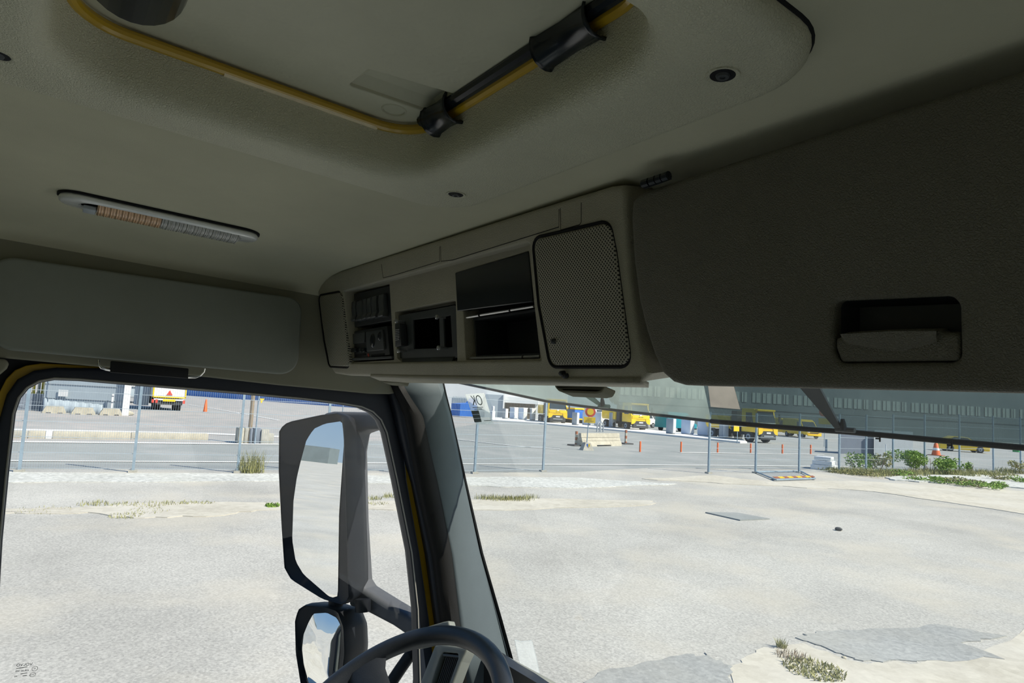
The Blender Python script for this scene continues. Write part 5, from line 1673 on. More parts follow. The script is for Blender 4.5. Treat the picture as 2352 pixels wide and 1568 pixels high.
# trailer further left with a white nose
g = gp(302, 924)
tr = root('grey_trailer', (g[0], g[1], 0), 'small grey trailer with a white upper edge behind the shed corner', 'trailer')
mb = MB(); mb.box((g[0], g[1], 1.7), (5, 2.0, 2.2)); mb.out('body', MT['gwall'], tr)
mb = MB(); mb.box((g[0] + 2.55, g[1] + 0.2, 2.2), (0.3, 1.7, 0.7)); mb.out('white_edge', MT['white'], tr)
for s in (-0.7, 0.7):
    mb = MB(); mb.cyl((g[0] + 2, g[1] + s - 0.1, 0.4), (g[0] + 2, g[1] + s + 0.1, 0.4), 0.4, 14); mb.out('wheel', MT['tyre'], tr)
mb = MB(); mb.box((g[0] + 2.6, g[1], 0.75), (0.2, 1.9, 0.2)); mb.out('bumper', MT['glight'], tr)
g = gp(310, 900)
mb = MB(); mb.box((g[0], g[1], 1.5), (3, 9, 3.0)); mb.out('red_container', MT['red'], None, label='red container roof line far behind the grey trailer', cat='container')
for k in range(5):
    q = gp(300 + k * 9, 906)
    bush(292 + k * 13, 906, 1.1, 2.2, 160, 'dull green hedge plant far behind the box lorry, %s from the shed' % ORD[k], 'hedge behind the lorry', 'leaf', 0.35)
# traffic cone, tall
def cone(u, v, h, r, label, band=False):
    g = gp(u, v)
    c = root('traffic_cone', (g[0], g[1], 0), label, 'cone')
    mb = MB(); mb.tube([(g[0], g[1], 0.04), (g[0], g[1], h * 0.94), (g[0], g[1], h)], [r, r * 0.42, r * 0.25], 16); mb.out('cone_body', MT['orange'], c)
    mb = MB(); mb.box((g[0], g[1], 0.03), (r * 3, r * 3, 0.06)); mb.out('base', MT['gdark'] if not band else MT['rust'], c, bevel=0.01)
    if band:
        mb = MB(); mb.tube([(g[0], g[1], h * 0.42), (g[0], g[1], h * 0.62)], [r * 0.76, r * 0.63], 16); mb.out('band', MT['white'], c)
cone(471, 947, 1.2, 0.18, 'tall slim orange cone standing alone in the yard behind the fence')
# blue containers
ca_, cb_ = np.array(gp(400, 906)), np.array(gp(880, 941))
n = 7
for k in range(n):
    a, b = ca_ + (cb_ - ca_) * k / n, ca_ + (cb_ - ca_) * (k + 0.985) / n
    dd = b - a; L = np.linalg.norm(dd); ang = math.atan2(dd[1], dd[0])
    dd = dd / L; nn = np.array([-dd[1], dd[0]])
    if nn[0] > 0: nn = -nn
    mb = MB()
    pts = []
    nc = 22
    for j in range(nc * 4 + 1):
        t = j / (nc * 4)
        off = (0, 0.0, 0.16, 0.16)[j % 4]
        q = a + dd * L * t + nn * off
        pts.append((q[0], q[1]))
    pts += [tuple(b + nn * 2.4), tuple(a + nn * 2.4)]
    hC = 2.75
    mb.loft([[(p[0], p[1], 0.12) for p in pts], [(p[0], p[1], hC) for p in pts]], True, True, True)
    cr = root('shipping_container', (a[0], a[1], 0), 'corrugated blue shipping container, %s in the row counted from the box lorry' % ORD[k], 'container', 'row of blue containers')
    mb.out('corrugated_body', MT['bluec'], cr, smooth=0)
    for z in (0.08, hC):
        mb = MB(); mb.box(((a[0] + b[0]) / 2, (a[1] + b[1]) / 2, z), (L, 0.14, 0.16), ang); mb.out('frame_rail', MT['bluec'], cr, smooth=0)

# ------------------------------------------------------------------ ahead: white hall, pump island, vehicles
a = np.array(gp(985, 951)); b = np.array(gp(1262, 966))
dd = (b - a) / np.linalg.norm(b - a); bk = np.array([-0.75, 0.66])
def face(t0, t1, z0, z1, off, thick, name, mt, par):
    p, q = a + (b - a) * t0 - bk * off, a + (b - a) * t1 - bk * off
    mb = MB()
    mb.prism([(p[0], p[1], z0), (q[0], q[1], z0), (q[0], q[1], z1), (p[0], p[1], z1)], tuple(np.append(bk * thick, 0)))
    return mb.out(name, mt, par, smooth=0)
def tt(u): # position along the facade for a picture column
    g = np.array(gp(u, 990)); d_ = g / np.linalg.norm(g)
    s = np.linalg.solve(np.array([[b[0] - a[0], -d_[0]], [b[1] - a[1], -d_[1]]]), -a)
    return s[0]
def zz(u, v):
    p = a + (b - a) * tt(u)
    r = ray(u, v)
    return CZ + r[2] * np.linalg.norm(p) / math.hypot(r[0], r[1])
hal = root('white_hall', (a[0], a[1], 0), 'white sheet-clad hall with a grey annexe and slatted brown doorway', 'building')
face(tt(940), tt(1300), 0, 9.5, 0, 6, 'main_wall', MT['wall'], hal)
face(tt(1113), tt(1155), 0, zz(1135, 906), 1.2, 1.4, 'grey_annexe', MT['gwall'], hal)
face(tt(1154), tt(1157), 0.5, zz(1155, 905), 1.5, 0.4, 'downpipe', MT['white'], hal)
face(tt(1157), tt(1234), zz(1195, 926), zz(1195, 912), 1.0, 1.2, 'fascia', MT['wall'], hal)
for k in range(20):
    u0 = 1158 + k * 3.4
    face(tt(u0), tt(u0 + 2.2), 0, zz(1190, 925), 0.3, 0.35, 'door_slat', MT['brown'], hal)
face(tt(1157), tt(1226), 0, zz(1190, 925), 0.1, 0.2, 'doorway', MT['blk2'], hal)
face(tt(1036), tt(1055), 0, zz(1045, 940), 0.6, 0.7, 'plinth', MT['white'], hal)
face(tt(1048), tt(1062), zz(1055, 939), zz(1055, 929), 0.3, 0.4, 'window', MT['gdark'], hal)
for k in range(20):
    u0 = 1037 + k * 3.8
    face(tt(u0), tt(u0 + 0.7), zz(1060, 930), zz(1060, 911), 0.1, 0.12, 'cladding_rib', MT['gwall'], hal)
# blue skip
g = gp(1066, 958)
mb = MB()
k_ = [(-1.5, 0.15), (1.2, 0.15), (1.8, 1.1), (1.55, 2.7), (0.9, 2.0), (-1.5, 1.8)]
pr2 = []
for s in (-0.9, 0.9):
    pr2.append([(g[0] + s * 0.8 + x * 0.25, g[1] + x * 0.8 + s * 0.3, z) for x, z in k_])
mb.loft(pr2, True, True, True)
mb.out('blue_skip', MT['blueb'], None, label='bright blue skip by the white hall, left of the OK card', cat='skip')
mb = MB(); g = gp(1131, 964); mb.box((g[0], g[1], 0.6), (0.5, 0.5, 1.2)); mb.box((g[0], g[1], 1.5), (0.4, 0.3, 0.6))
mb.out('white_hydrant', MT['white'], None, bevel=0.1, label='small white standpipe between the OK card and the cabinets', cat='standpipe')

def kiosk(u, v, vt, wl, wr, m_l, label, cap=True):
    """upright cabinet; its near corner stands at picture column u, with its left face wl and right face wr picture units wide"""
    g = np.array(gp(u, v)); D = np.linalg.norm(g)
    vd = g / D
    rt = np.array([vd[1], -vd[0]])
    if rt @ np.array([0.59, 0.80]) < 0: rt = -rt
    e_l = np.array([0.0, -1.0]); e_r = np.array([1.0, 0.0])
    # faces: the -y face runs from the corner to -x; the +x face runs from the corner to +y
    ul = np.array([-1.0, 0.0]); ur = np.array([0.0, 1.0])
    Lx = (wl * D / FPX) / abs(ul @ rt); Ly = (wr * D / FPX) / abs(ur @ rt)
    h = hgt(u, v, vt)
    r = root('pump_cabinet', (g[0], g[1], 0), label, 'cabinet')
    c = g + ul * Lx / 2 + ur * Ly / 2
    mb = MB(); mb.box((c[0], c[1], (h + 0.2) / 2), (Lx, Ly, h - 0.2)); mb.out('body', MT[m_l], r, bevel=0.02)  # body colour carries the shade of the left face
    mb = MB(); mb.box((c[0] + Lx / 2 + 0.02, c[1], (h + 0.25) / 2), (0.06, Ly * 0.96, h - 0.3)); mb.out('lit_face', MT['white'], r, bevel=0.02)  # white slab paints the right face as sunlit
    mb = MB(); mb.box((c[0], c[1], 0.1), (Lx * 0.92, Ly * 0.9, 0.2)); mb.out('plinth', MT['blk2'], r)
    if cap:
        mb = MB(); mb.box((c[0], c[1], h + 0.0), (Lx + 0.12, Ly + 0.12, 0.14)); mb.out('lid', MT['white'], r, bevel=0.02)
kiosk(1160, 964, 938, 7, 6, 'glight', 'slim grey cabinet at the hall end of the pump island', False)
kiosk(1180, 964, 936, 10, 9, 'kshade', 'first wide capped cabinet on the pump island, hall end')
kiosk(1201, 966, 937, 11, 9, 'kshade', 'second wide capped cabinet on the pump island, beside the first')
kiosk(1220, 968, 938, 4, 9, 'glight', 'white-fronted cabinet just left of the fence post before the first truck')
kiosk(1324, 979, 947, 11, 5, 'glight', 'grey cabinet between the first truck and the round red sign', False)
kiosk(1351, 979, 947, 14, 5, 'kshade', 'grey cabinet hidden behind the round red sign', False)
kiosk(1379, 980, 947, 15, 10, 'kshade', 'wide cabinet immediately right of the round red sign')
kiosk(1404, 984, 947, 6, 10, 'glight', 'white cabinet left of the middle yellow truck', False)
kiosk(1545, 1000, 961, 15, 6, 'glight', 'grey cabinet in front of the teal van', False)
kiosk(1584, 1001, 962, 19, 9, 'kshade', 'broad blue-shaded cabinet left of the truck wheel gap', False)
kiosk(1625, 1004, 966, 22, 6, 'kshade', 'broad blue-shaded cabinet against the near fence post', False)
kiosk(1661, 1010, 971, 9, 10, 'glight', 'white cabinet left of the yellow square sign', False)

# round prohibition sign on a concrete foot
g = np.array(gp(1347, 1034)); D = np.linalg.norm(g); k = D / FPX
rs = root('round_sign', (g[0], g[1], 0), 'round red and yellow sign over a yellow plate on a concrete foot', 'sign')
vd = -g / D
SGN = Plane((g[0], g[1], 0), (vd[0], vd[1], 0))
mb = MB()
b1 = [SGN.at((x * 14 * k, 0), y * 10 * k) for x, y in ((-1, -1), (1, -1), (1, 1), (-1, 1))]
t1_ = [SGN.at((x * 6 * k, 18 * k), y * 6 * k) for x, y in ((-1, -1), (1, -1), (1, 1), (-1, 1))]
rz_ = math.radians(28)
def tw(p, z): 
    x, y = p[0] - g[0], p[1] - g[1]
    return (g[0] + x * math.cos(rz_) - y * math.sin(rz_), g[1] + x * math.sin(rz_) + y * math.cos(rz_), z)
mb.loft([[tw(p, 0) for p in b1], [tw(p, 18 * k) for p in t1_]], True, True, True)
mb.out('concrete_foot', MT['concg'], rs, smooth=0)
def dotq(name, cx, cz, rx, rz2, mt, dep, par):
    mb = MB()
    mb.prism([tuple(SGN.at((cx * k + rx * k * math.cos(t), cz * k + rz2 * k * math.sin(t)), dep)) for t in np.linspace(0, 2 * math.pi, 32, endpoint=False)], tuple(-SGN.n * 0.02))
    return mb.out(name, mt, par, smooth=40)
mb = MB(); mb.cyl(SGN.at((0, 17 * k)), SGN.at((3 * k, 100 * k)), 0.03, 8); mb.out('pole', MT['galv'], rs)
# foot emblem: blue and yellow oval
for cx, m_ in ((1.5, 'blueb'), (5.5, 'sigy')):
    mb = MB(); mb.prism([tuple(SGN.at((cx * k + 2.0 * k * math.cos(t), 12 * k + 3.6 * k * math.sin(t)), -8.6 * k)) for t in np.linspace(0, 2 * math.pi, 16, endpoint=False)], tuple(-SGN.n * 0.02)); mb.out('oval_mark', MT[m_], rs)
dotq('red_ring', 5, 87, 11.8, 11.8, MT['red'], -0.04, rs)
dotq('yellow_disc', 5, 87, 7.4, 7.4, MT['sigy'], -0.06, rs)
mb = MB(); mb.prism([tuple(SGN.at((x * k, y * k), -0.04)) for x, y in ((-9, 62), (17, 62), (17, 75), (-9, 75))], tuple(SGN.n * 0.02)); mb.out('yellow_plate', MT['sigy'], rs)
text_on('lettering', SGN, 'Gäller', (4 * k, 71 * k), 4.6 * k, MT['inkd'], rs, mirror=False, d=-0.075, th=0.001)
text_on('lettering', SGN, 'genomfart', (4 * k, 66 * k), 4.6 * k, MT['inkd'], rs, mirror=False, d=-0.075, th=0.001)

# a second round sign further along the road, half hidden behind the visor bracket
g2_ = np.array(gp(1893, 1026)); D2 = np.linalg.norm(g2_); k2_ = D2 / FPX
r2 = root('round_sign', (g2_[0], g2_[1], 0), 'second round red and yellow sign seen dimly through the visor beside its bracket', 'sign')
SG3 = Plane((g2_[0], g2_[1], 0), (-g2_[0] / D2, -g2_[1] / D2, 0))
zc_ = hgt(1893, 1026, 946)
mb = MB(); mb.cyl(SG3.at((0, 0)), SG3.at((0, zc_)), 0.03, 8); mb.out('pole', MT['galv'], r2)
for nm, rr, m_, dd_ in (('red_ring', 10.5, 'red', -0.04), ('yellow_disc', 6.5, 'sigy', -0.06)):
    mb = MB(); mb.prism([tuple(SG3.at((rr * k2_ * math.cos(t), zc_ + rr * k2_ * math.sin(t)), dd_)) for t in np.linspace(0, 2 * math.pi, 28, endpoint=False)], tuple(-SG3.n * 0.02)); mb.out(nm, MT[m_], r2, smooth=40)
mb = MB(); mb.prism([tuple(SG3.at((x * k2_, zc_ + y * k2_), -0.04)) for x, y in ((-11, -25), (11, -25), (11, -13), (-11, -13))], tuple(SG3.n * 0.02)); mb.out('yellow_plate', MT['sigy'], r2)

# concrete barrier beside the sign
A, B = np.array(gp(1341, 1026)), np.array(gp(1429, 1024))
dd = (B - A) / np.linalg.norm(B - A); L = np.linalg.norm(B - A); nn = np.array([-dd[1], dd[0]])
if nn @ A < 0: nn = -nn
jb = root('concrete_barrier', (A[0], A[1], 0), 'long pale stepped concrete barrier behind the round sign', 'barrier')
hb = hgt(1341, 1026, 995)
def course(z0, z1, d0, d1, name, mt, s=0.0, e=1.0):
    mb = MB()
    p, q = A + dd * L * s, A + dd * L * e
    mb.loft([[(*(p + nn * (0.35 - d0)), z0), (*(p + nn * (0.35 - d1)), z1), (*(p + nn * (0.35 + d1)), z1), (*(p + nn * (0.35 + d0)), z0)],
             [(*(q + nn * (0.35 - d0)), z0), (*(q + nn * (0.35 - d1)), z1), (*(q + nn * (0.35 + d1)), z1), (*(q + nn * (0.35 + d0)), z0)]], True, True, True)
    mb.out(name, mt, jb, smooth=0)
course(hb * 0.68, hb, 0.13, 0.10, 'top_course', MT['conc'])
course(hb * 0.42, hb * 0.66, 0.20, 0.15, 'middle_course', MT['conc'])
course(0.10, hb * 0.40, 0.33, 0.22, 'bottom_course', MT['conc'])
course(0.0, hb * 0.3, 0.36, 0.28, 'foot', MT['conc'], 0.03, 0.33)
course(0.0, hb * 0.3, 0.36, 0.28, 'foot', MT['conc'], 0.70, 0.99)
# hose loop on the kerb behind the barrier, red-white marker posts
g = gp(1377, 992)
for k2, dx in enumerate((0, 0.35)):
    mb = MB()
    mb.tube([(g[0] + 0, g[1] - 0.35 + dx, 0), (g[0], g[1] - 0.32 + dx, 0.75), (g[0], g[1] - 0.1 + dx, 1.0), (g[0], g[1] + 0.12 + dx, 0.75), (g[0], g[1] + 0.15 + dx, 0)], 0.07, 8)
    mb.out('hoop_guard', MT['glight'], None, smooth=60, label=('pale steel hoop guard behind the concrete barrier, sign side', 'second pale steel hoop guard behind the concrete barrier')[k2], cat='hoop')
for u, v, vt, lab in ((1323, 1024, 990, 'rusty red and white marker post left of the concrete barrier'), (1437, 1020, 987, 'rusty red and white marker post at the far end of the concrete barrier')):
    g = gp(u, v); h = hgt(u, v, vt)
    r = root('marker_post', (g[0], g[1], 0), lab, 'post')
    for j in range(5):
        mb = MB(); mb.box((g[0], g[1], h * (j + 0.5) / 5), (0.12, 0.12, h / 5)); mb.out('painted_band', MT['rust' if j % 2 == 0 else 'conc'], r, smooth=0)
    mb = MB(); mb.box((g[0], g[1], 0.05), (0.7, 0.9, 0.10)); mb.out('foot', MT['blk2'], r, bevel=0.03)
for i, (u, v, vt) in enumerate(((1470, 1038, 1013), (1564, 1039, 1014), (1648, 1040, 1016), (1724, 1040, 1018), (1797, 1042, 1020), (1862, 1043.5, 1021))):
    g = gp(u, v); h = hgt(u, v, vt)
    mb = MB(); mb.tube([(g[0], g[1], 0), (g[0], g[1], h - 0.03), (g[0], g[1], h)], [0.055, 0.055, 0.04], 10)
    mb.out('orange_post', MT['orange'], None, label='orange plastic post, number %s from the barrier along the road edge' % ('one', 'two', 'three', 'four', 'five', 'six')[i], cat='post')

# vehicles ---------------------------------------------------------
def P_(mb, name, m_, r, **k): return mb.out(name, MT[m_], r, **k)
def profile(mb, prof, y0, y1, inset=None):
    a_ = [(x, y0, z) for x, z in prof]; b_ = [(x, y1, z) for x, z in prof]
    mb.loft([a_, b_], True, True, True)
def wheel(r, x, y, rad, w, side):
    mb = MB(); mb.tube([(x, y - w / 2, rad), (x, y - w * 0.4, rad), (x, y + w * 0.4, rad), (x, y + w / 2, rad)], [rad * 0.9, rad, rad, rad * 0.9], 22); t = P_(mb, 'wheel', 'tyre', r)
    mb = MB(); mb.tube([(x, y + side * (w / 2 - 0.04), rad), (x, y + side * (w / 2 + 0.02), rad)], [rad * 0.55, rad * 0.5], 18); P_(mb, 'wheel_rim', 'glight', t)
    mb = MB(); mb.cyl((x, y + side * (w / 2), rad), (x, y + side * (w / 2 + 0.05), rad), rad * 0.2, 12); P_(mb, 'hub', 'blk2', t)
def truck(label, loc, rz):
    r = root('yellow_truck', (0, 0, 0), label, 'truck')
    mb = MB(); profile(mb, [(-2.0, 0.95), (0.0, 0.95), (0.02, 1.75), (-0.08, 1.85), (-0.35, 3.0), (-0.55, 3.12), (-2.0, 3.12)], -1.22, 1.22); P_(mb, 'cab', 'truy', r, bevel=0.05)
    mb = MB(); mb.prism([(-0.07, -1.08, 1.9), (-0.07, 1.08, 1.9), (-0.335, 1.02, 2.88), (-0.335, -1.02, 2.88)], (0.03, 0, 0)); P_(mb, 'windscreen', 'dglass', r)
    mb = MB(); mb.box((0.0, 0, 1.84), (0.08, 2.0, 0.07)); P_(mb, 'wiper_panel', 'white', r)
    mb = MB(); mb.box((0.04, 0, 1.74), (0.05, 0.22, 0.2)); P_(mb, 'badge', 'white', r)
    for s in (-1, 1):
        mb = MB(); mb.prism([(-0.55, s * 1.225, 1.85), (-1.45, s * 1.225, 1.85), (-1.45, s * 1.225, 2.75), (-0.75, s * 1.225, 2.75)], (0, s * 0.02, 0)); P_(mb, 'side_window', 'dglass', r)
        mb = MB(); mb.box((0.05, s * 0.98, 1.0), (0.10, 0.34, 0.42)); P_(mb, 'headlamp', 'white', r, bevel=0.04)
        mb = MB(); mb.box((0.1, s * 1.42, 2.35), (0.14, 0.16, 0.75)); P_(mb, 'mirror', 'blk2', r, bevel=0.03)
        mb = MB(); mb.prism([(0.04, s * 1.2, 0.75), (0.04, s * 1.22, 1.35), (0.04, s * 0.65, 1.35), (0.04, s * 0.7, 0.9)], (0.08, 0, 0)); P_(mb, 'corner_panel', 'truy', r)
        for x in (-1.15, -4.6, -5.9):
            wheel(r, x, s * 1.02, 0.52, 0.36, s)
    mb = MB(); mb.box((0.03, 0, 1.52), (0.10, 2.2, 0.34)); P_(mb, 'front_panel', 'truy', r, bevel=0.03)
    for s in (-0.17, 0.17):
        mb = MB(); mb.box((0.09, s, 1.55), (0.02, 0.24, 0.05)); P_(mb, 'front_slot', 'blk2', r)
    mb = MB(); mb.box((0.02, 0, 1.18), (0.10, 1.7, 0.26)); P_(mb, 'grille_band', 'truy', r)
    mb = MB(); mb.prism([(0.05, -0.62, 1.12), (0.05, 0.62, 1.12), (0.05, 0.95, 0.66), (0.05, -0.95, 0.66)], (0.09, 0, 0)); P_(mb, 'grille_opening', 'blk2', r)
    mb = MB(); mb.box((0.16, 0, 0.95), (0.03, 0.52, 0.14)); P_(mb, 'number_plate', 'white', r)
    mb = MB(); mb.box((0.08, 0, 0.66), (0.2, 1.2, 0.10)); P_(mb, 'step', 'glight', r)
    mb = MB(); mb.box((0.0, 0, 0.5), (0.3, 2.0, 0.34)); P_(mb, 'bumper', 'blk2', r, bevel=0.06)
    mb = MB(); mb.box((-3.6, 0, 0.8), (5.6, 0.9, 0.35)); P_(mb, 'chassis', 'blk2', r)
    mb = MB(); mb.box((-0.4, 0, 3.02), (0.55, 2.3, 0.16)); P_(mb, 'roof_visor', 'truy', r, bevel=0.03)
    mb = MB(); mb.box((-3.0, 0, 1.9), (0.7, 2.3, 1.9)); P_(mb, 'crane_rack', 'blk2', r)
    mb = MB(); profile(mb, [(-3.5, 1.1), (-6.6, 1.1), (-6.8, 1.4), (-6.8, 2.3), (-3.5, 2.3)], -1.2, 1.2); P_(mb, 'load_body', 'truy', r, bevel=0.05)
    r.location = loc; r.rotation_euler = (0, 0, rz)
    return r
def gl3(u, v, z=0): q = gp(u, v); return (q[0], q[1], z)
TR = truck('yellow truck nearest the white hall, facing the road', gl3(1280, 974), math.radians(-27))
dup(TR, gl3(1470, 990), math.radians(-15), 'yellow truck in the middle of the three, beside the white van')
dup(TR, gl3(1762, 1018), math.radians(-10), 'yellow truck nearest the fence, behind the yellow square sign')
for o in bpy.data.objects:
    pass
def van(label, loc, rz, mt, front=True):
    r = root('van', (0, 0, 0), label, 'van')
    mb = MB(); profile(mb, [(0.0, 0.45), (0.05, 0.95), (-0.75, 1.2), (-1.45, 2.05), (-1.9, 2.3), (-5.4, 2.35), (-5.5, 0.45)], -0.98, 0.98); P_(mb, 'body', mt, r, bevel=0.06)
    mb = MB(); mb.prism([(-0.79, -0.85, 1.27), (-0.79, 0.85, 1.27), (-1.42, 0.78, 2.02), (-1.42, -0.78, 2.02)], (0.03, 0, 0.03)); P_(mb, 'windscreen', 'dglass', r)
    for s in (-1, 1):
        mb = MB(); mb.prism([(-1.05, s * 0.985, 1.3), (-2.1, s * 0.985, 1.3), (-2.1, s * 0.985, 2.0), (-1.55, s * 0.985, 2.0)], (0, s * 0.02, 0)); P_(mb, 'side_window', 'dglass', r)
        for x in (-0.95, -4.5):
            wheel(r, x, s * 0.86, 0.36, 0.24, s)
        mb = MB(); mb.box((0.02, s * 0.75, 0.85), (0.08, 0.3, 0.2)); P_(mb, 'headlamp', 'white', r, bevel=0.03)
    mb = MB(); mb.box((0.02, 0, 0.72), (0.06, 1.1, 0.12)); P_(mb, 'grille', 'blk2', r)
    mb = MB(); mb.box((0.04, 0, 0.45), (0.16, 1.85, 0.22)); P_(mb, 'bumper', 'blk2' if mt != 'truy' else mt, r, bevel=0.05)
    r.location = loc; r.rotation_euler = (0, 0, rz)
    return r
q = gl3(1511, 983)
van('white van parked between the middle truck and the teal van', (q[0] - 1, q[1], 0), math.radians(90), 'white')
q = gl3(1532, 991)
van('teal van partly hidden by the grey and blue-shaded cabinets', (q[0] - 0.98, q[1] + 5.5, 0), math.radians(90), 'teal')
van('yellow van showing its front beyond the orange posts', gl3(1870, 1008), math.radians(-28), 'truy')
van('dull yellow van standing in the row left of the bright yellow van', gl3(1832, 1002), math.radians(20), 'truy')
van('white van in the pump lane behind the round sign', gl3(1392, 979), math.radians(-20), 'white')
# blue and yellow skip lorry body
g = gl3(1312, 973)
r = root('skip_lorry', g, 'blue and yellow skip body behind the first yellow truck', 'lorry')
mb = MB(); mb.box((g[0], g[1], 1.35), (3.0, 1.6, 1.2)); P_(mb, 'blue_tank', 'blueb', r, bevel=0.1)
mb = MB(); mb.box((g[0], g[1], 2.05), (3.1, 1.7, 0.2)); P_(mb, 'yellow_rail', 'truy', r)
mb = MB(); mb.box((g[0], g[1], 0.7), (3.1, 1.7, 0.16)); P_(mb, 'yellow_rail', 'truy', r)
for s in (-1, 1):
    mb = MB(); mb.cyl((g[0] + s, g[1] - 0.8, 0.4), (g[0] + s, g[1] + 0.8, 0.4), 0.4, 16); P_(mb, 'wheel', 'tyre', r)
# yellow car on the far road
def car(label, loc, rz):
    r = root('yellow_car', (0, 0, 0), label, 'car')
    mb = MB(); profile(mb, [(0, 0.22), (0.05, 0.75), (-0.3, 0.88), (-1.15, 1.0), (-1.9, 1.5), (-3.1, 1.55), (-4.0, 1.15), (-4.3, 1.0), (-4.35, 0.22)], -0.86, 0.86); P_(mb, 'body', 'truy', r, bevel=0.08)
    for s in (-1, 1):
        mb = MB(); mb.prism([(-1.35, s * 0.865, 1.05), (-3.7, s * 0.865, 1.08), (-3.1, s * 0.865, 1.45), (-1.95, s * 0.865, 1.42)], (0, s * 0.02, 0)); P_(mb, 'side_window', 'dglass', r)
        for x in (-0.85, -3.45):
            wheel(r, x, s * 0.78, 0.33, 0.2, s)
    mb = MB(); mb.prism([(-1.22, -0.7, 1.06), (-1.22, 0.7, 1.06), (-1.86, 0.62, 1.46), (-1.86, -0.62, 1.46)], (0.03, 0, 0.03)); P_(mb, 'windscreen', 'dglass', r)
    r.location = loc; r.rotation_euler = (0, 0, rz)
car('yellow estate car on the far side of the road behind the fence', gl3(2266, 1041), math.radians(38))
# yellow square sign, cone, grey cabinets, white block, green box
g = gp(1693, 1018); h1, h0 = hgt(1693, 1018, 972), hgt(1693, 1018, 990)
D = np.linalg.norm(g); k = D / FPX
r = root('square_sign', (g[0], g[1], 0), 'bright yellow square sign on a thin post before the nearest truck', 'sign')
SG2 = Plane((g[0], g[1], 0), (1.0, 0.12, 0))
mb = MB(); mb.cyl((g[0], g[1], 0), (g[0], g[1], h1), 0.04, 8); P_(mb, 'post', 'galv', r)
mb = MB(); mb.prism([tuple(SG2.at((x * k, z), -0.05)) for x, z in ((-19, h0), (4, h0), (4, h1), (-19, h1))], tuple(SG2.n * 0.03)); P_(mb, 'sign_plate', 'sigy', r)
mb = MB(); mb.prism([tuple(SG2.at((x * k, z), -0.085)) for x, z in ((-15.2, h1 - 5 * k), (-13.8, h1 - 5 * k), (-13.8, h1 - 2.5 * k), (-15.2, h1 - 2.5 * k))], tuple(SG2.n * 0.01)); P_(mb, 'mark', 'inkd', r)
mb = MB(); mb.prism([tuple(SG2.at((x * k, z), -0.085)) for x, z in ((-0.6, h1 - 5 * k), (0.6, h1 - 5 * k), (0.6, h1 - 2.5 * k), (-0.6, h1 - 2.5 * k))], tuple(SG2.n * 0.01)); P_(mb, 'mark', 'inkd', r)
cone(2150, 1046, 1.05, 0.34, 'orange cone with a pale band and rusty base behind the bushes', True)
for u0, u1, v, vt, m_, lab in ((1930, 2007, 1044, 1000, 'gdark', 'dark slate cabinet block behind the bushes'), (2008, 2097, 1048, 1004, 'glight', 'pale grey cabinet block beside the slate one')):
    p, q = np.array(gp(u0, v - 2)), np.array(gp(u1, v + 1))
    bk2 = (p + q) / 2; bk2 /= np.linalg.norm(bk2)
    h = hgt(u0, v, vt) + 0.5
    mb = MB(); mb.prism([(p[0], p[1], 0), (q[0], q[1], 0), (q[0], q[1], h), (p[0], p[1], h)], (bk2[0] * 2, bk2[1] * 2, 0))
    mb.out('yard_cabinet', MT[m_], None, smooth=0, label=lab, cat='cabinet')
g = gp(2035, 1050)
mb = MB(); mb.cyl((g[0], g[1], 0), (g[0], g[1], 0.95), 0.05, 8)
mb.out('white_bollard', MT['white'], None, label='slim white bollard before the pale grey cabinet block', cat='bollard')
g = gp(1893, 1078)
r = root('white_block', (g[0], g[1], 0), 'stepped white concrete block by the fence near the fallen gate', 'block')
for j, (h0_, h1_, w_) in enumerate(((0, 0.24, 1.05), (0.26, 0.46, 0.92), (0.48, 0.66, 0.78))):
    mb = MB(); mb.box((g[0], g[1], (h0_ + h1_) / 2), (w_, w_ * 1.2, h1_ - h0_), 0.3); P_(mb, 'course', 'wall', r, bevel=0.02)
g = gp(2335, 1038)
mb = MB(); mb.box((g[0], g[1], 0.28), (0.6, 0.6, 0.56)); mb.out('green_box', MT['green'], None, bevel=0.03, label='small green grit box on the far road edge', cat='box')
g = gp(1898, 1036)
mb = MB(); mb.cyl((g[0], g[1], 0), (g[0], g[1], 0.95), 0.09, 10); mb.out('blue_bollard', MT['galv'], None, label='blue-grey bollard right of the last orange post', cat='bollard')
# long dark office building behind the yard, seen through the visor
a = np.array(gp(1420, 973)); b = np.array(gp(2420, 1024))
a = a * 1.06; b = b * 1.08
bk = (a + b) / 2; bk /= np.linalg.norm(bk)
of = root('office_building', (a[0], a[1], 0), 'long dark office building with a band of pale windows behind the vehicles', 'building')
face(0, 1, 0, 3.4, 0, 10, 'lower_wall', MT['bdark'], of)
face(0, 1, 3.4, 12, 0.15, 10, 'upper_wall', MT['bdark'], of)
nW = 44
for k in range(nW):
    t0 = (k + 0.12) / nW; t1 = (k + 0.88) / nW
    if k % 4 == 3: t1 = (k + 0.6) / nW
    w = face(t0, t1, 4.6, 6.3, 0.25, 0.2, 'window', MT['bwin'], of)
    face((t0 + t1) / 2 - 0.0006, (t0 + t1) / 2 + 0.0006, 4.6, 6.3, 0.32, 0.1, 'mullion', MT['bdark'], w)
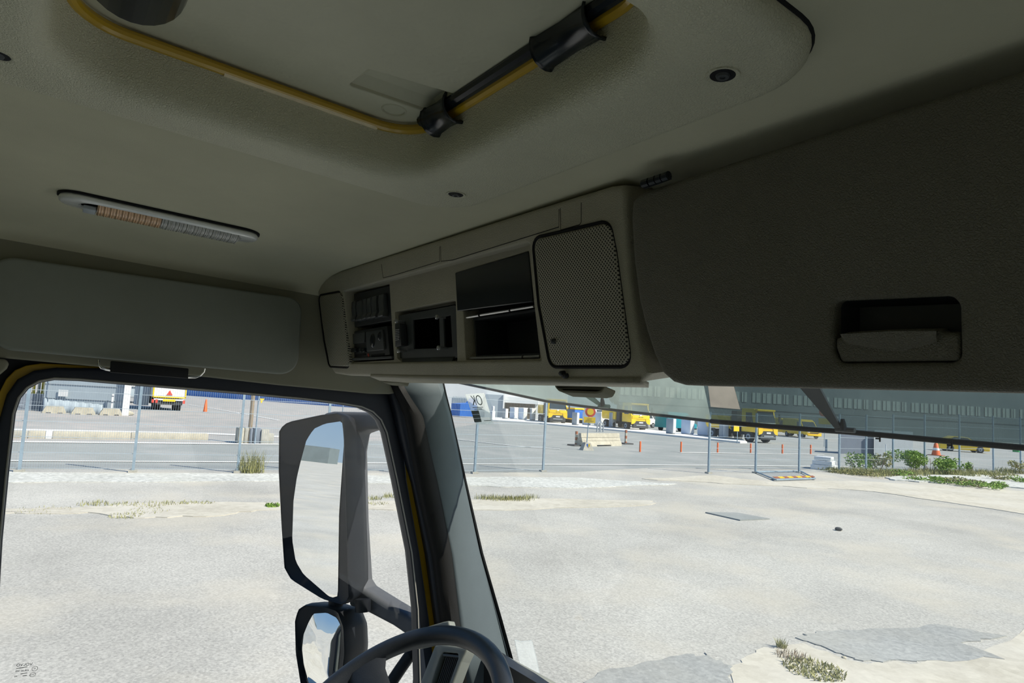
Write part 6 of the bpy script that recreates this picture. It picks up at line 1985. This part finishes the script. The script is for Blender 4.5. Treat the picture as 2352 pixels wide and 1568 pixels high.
# dark tree behind the pump island
g = np.array(gp(1425, 966)) * 1.02
r = root('tree', (g[0], g[1], 0), 'dark leafy tree behind the middle truck, seen through the visor', 'tree')
mb = MB(); mb.tube([(g[0], g[1], 0), (g[0], g[1], 3), (g[0] + 0.3, g[1], 5)], [0.25, 0.2, 0.08], 8); P_(mb, 'trunk', 'wood', r)
mb = MB()
for _ in range(1800):
    d_ = Vector((rnd.gauss(0, 1), rnd.gauss(0, 1), rnd.gauss(0, 1))).normalized() * rnd.uniform(0.5, 1)
    c = Vector((g[0] + d_.x * 2.6, g[1] + d_.y * 2.6, 5.0 + d_.z * 2.2))
    t = Vector((rnd.gauss(0, 1), rnd.gauss(0, 1), rnd.gauss(0, 1))).normalized() * 0.28
    s = t.cross(Vector((rnd.gauss(0, 1), rnd.gauss(0, 1), rnd.gauss(0, 1)))).normalized() * 0.13
    mb.add([c - t, c + s, c + t, c - s], [(0, 1, 2, 3)])
mb.out('foliage', MT['leafd'], r, smooth=0, kind='stuff')
# what the door mirrors look back on: a rubble heap and a low white depot
for k in range(16):
    q = (-98 + (k % 8) * 7.5 + rnd.uniform(-0.3, 0.3), -112 + (k // 8) * 8.0 + rnd.uniform(-0.3, 0.3))
    bm = bmesh.new(); bmesh.ops.create_icosphere(bm, subdivisions=2, radius=1)
    s = rnd.uniform(1.3, 2.4)
    V = [(q[0] + v.co.x * s * rnd.uniform(0.8, 1.2), q[1] + v.co.y * s * rnd.uniform(0.8, 1.2), max(-0.1, s * 0.3 + v.co.z * s * 0.7 * rnd.uniform(0.8, 1.2))) for v in bm.verts]
    F = [tuple(v.index for v in f.verts) for f in bm.faces]; bm.free()
    build('boulder', V, F, MT['rock'], None, smooth=20, label='weathered boulder of the rubble heap behind the cab, %s in its rows' % ORD[k], cat='boulder', group='rubble heap behind the cab')
mb = MB(); mb.box((-120, -260, 3.0), (90, 14, 6)); mb.out('grey_depot', MT['bdark'], None, label='low grey depot far behind the cab, reflected in the door mirror', cat='building')
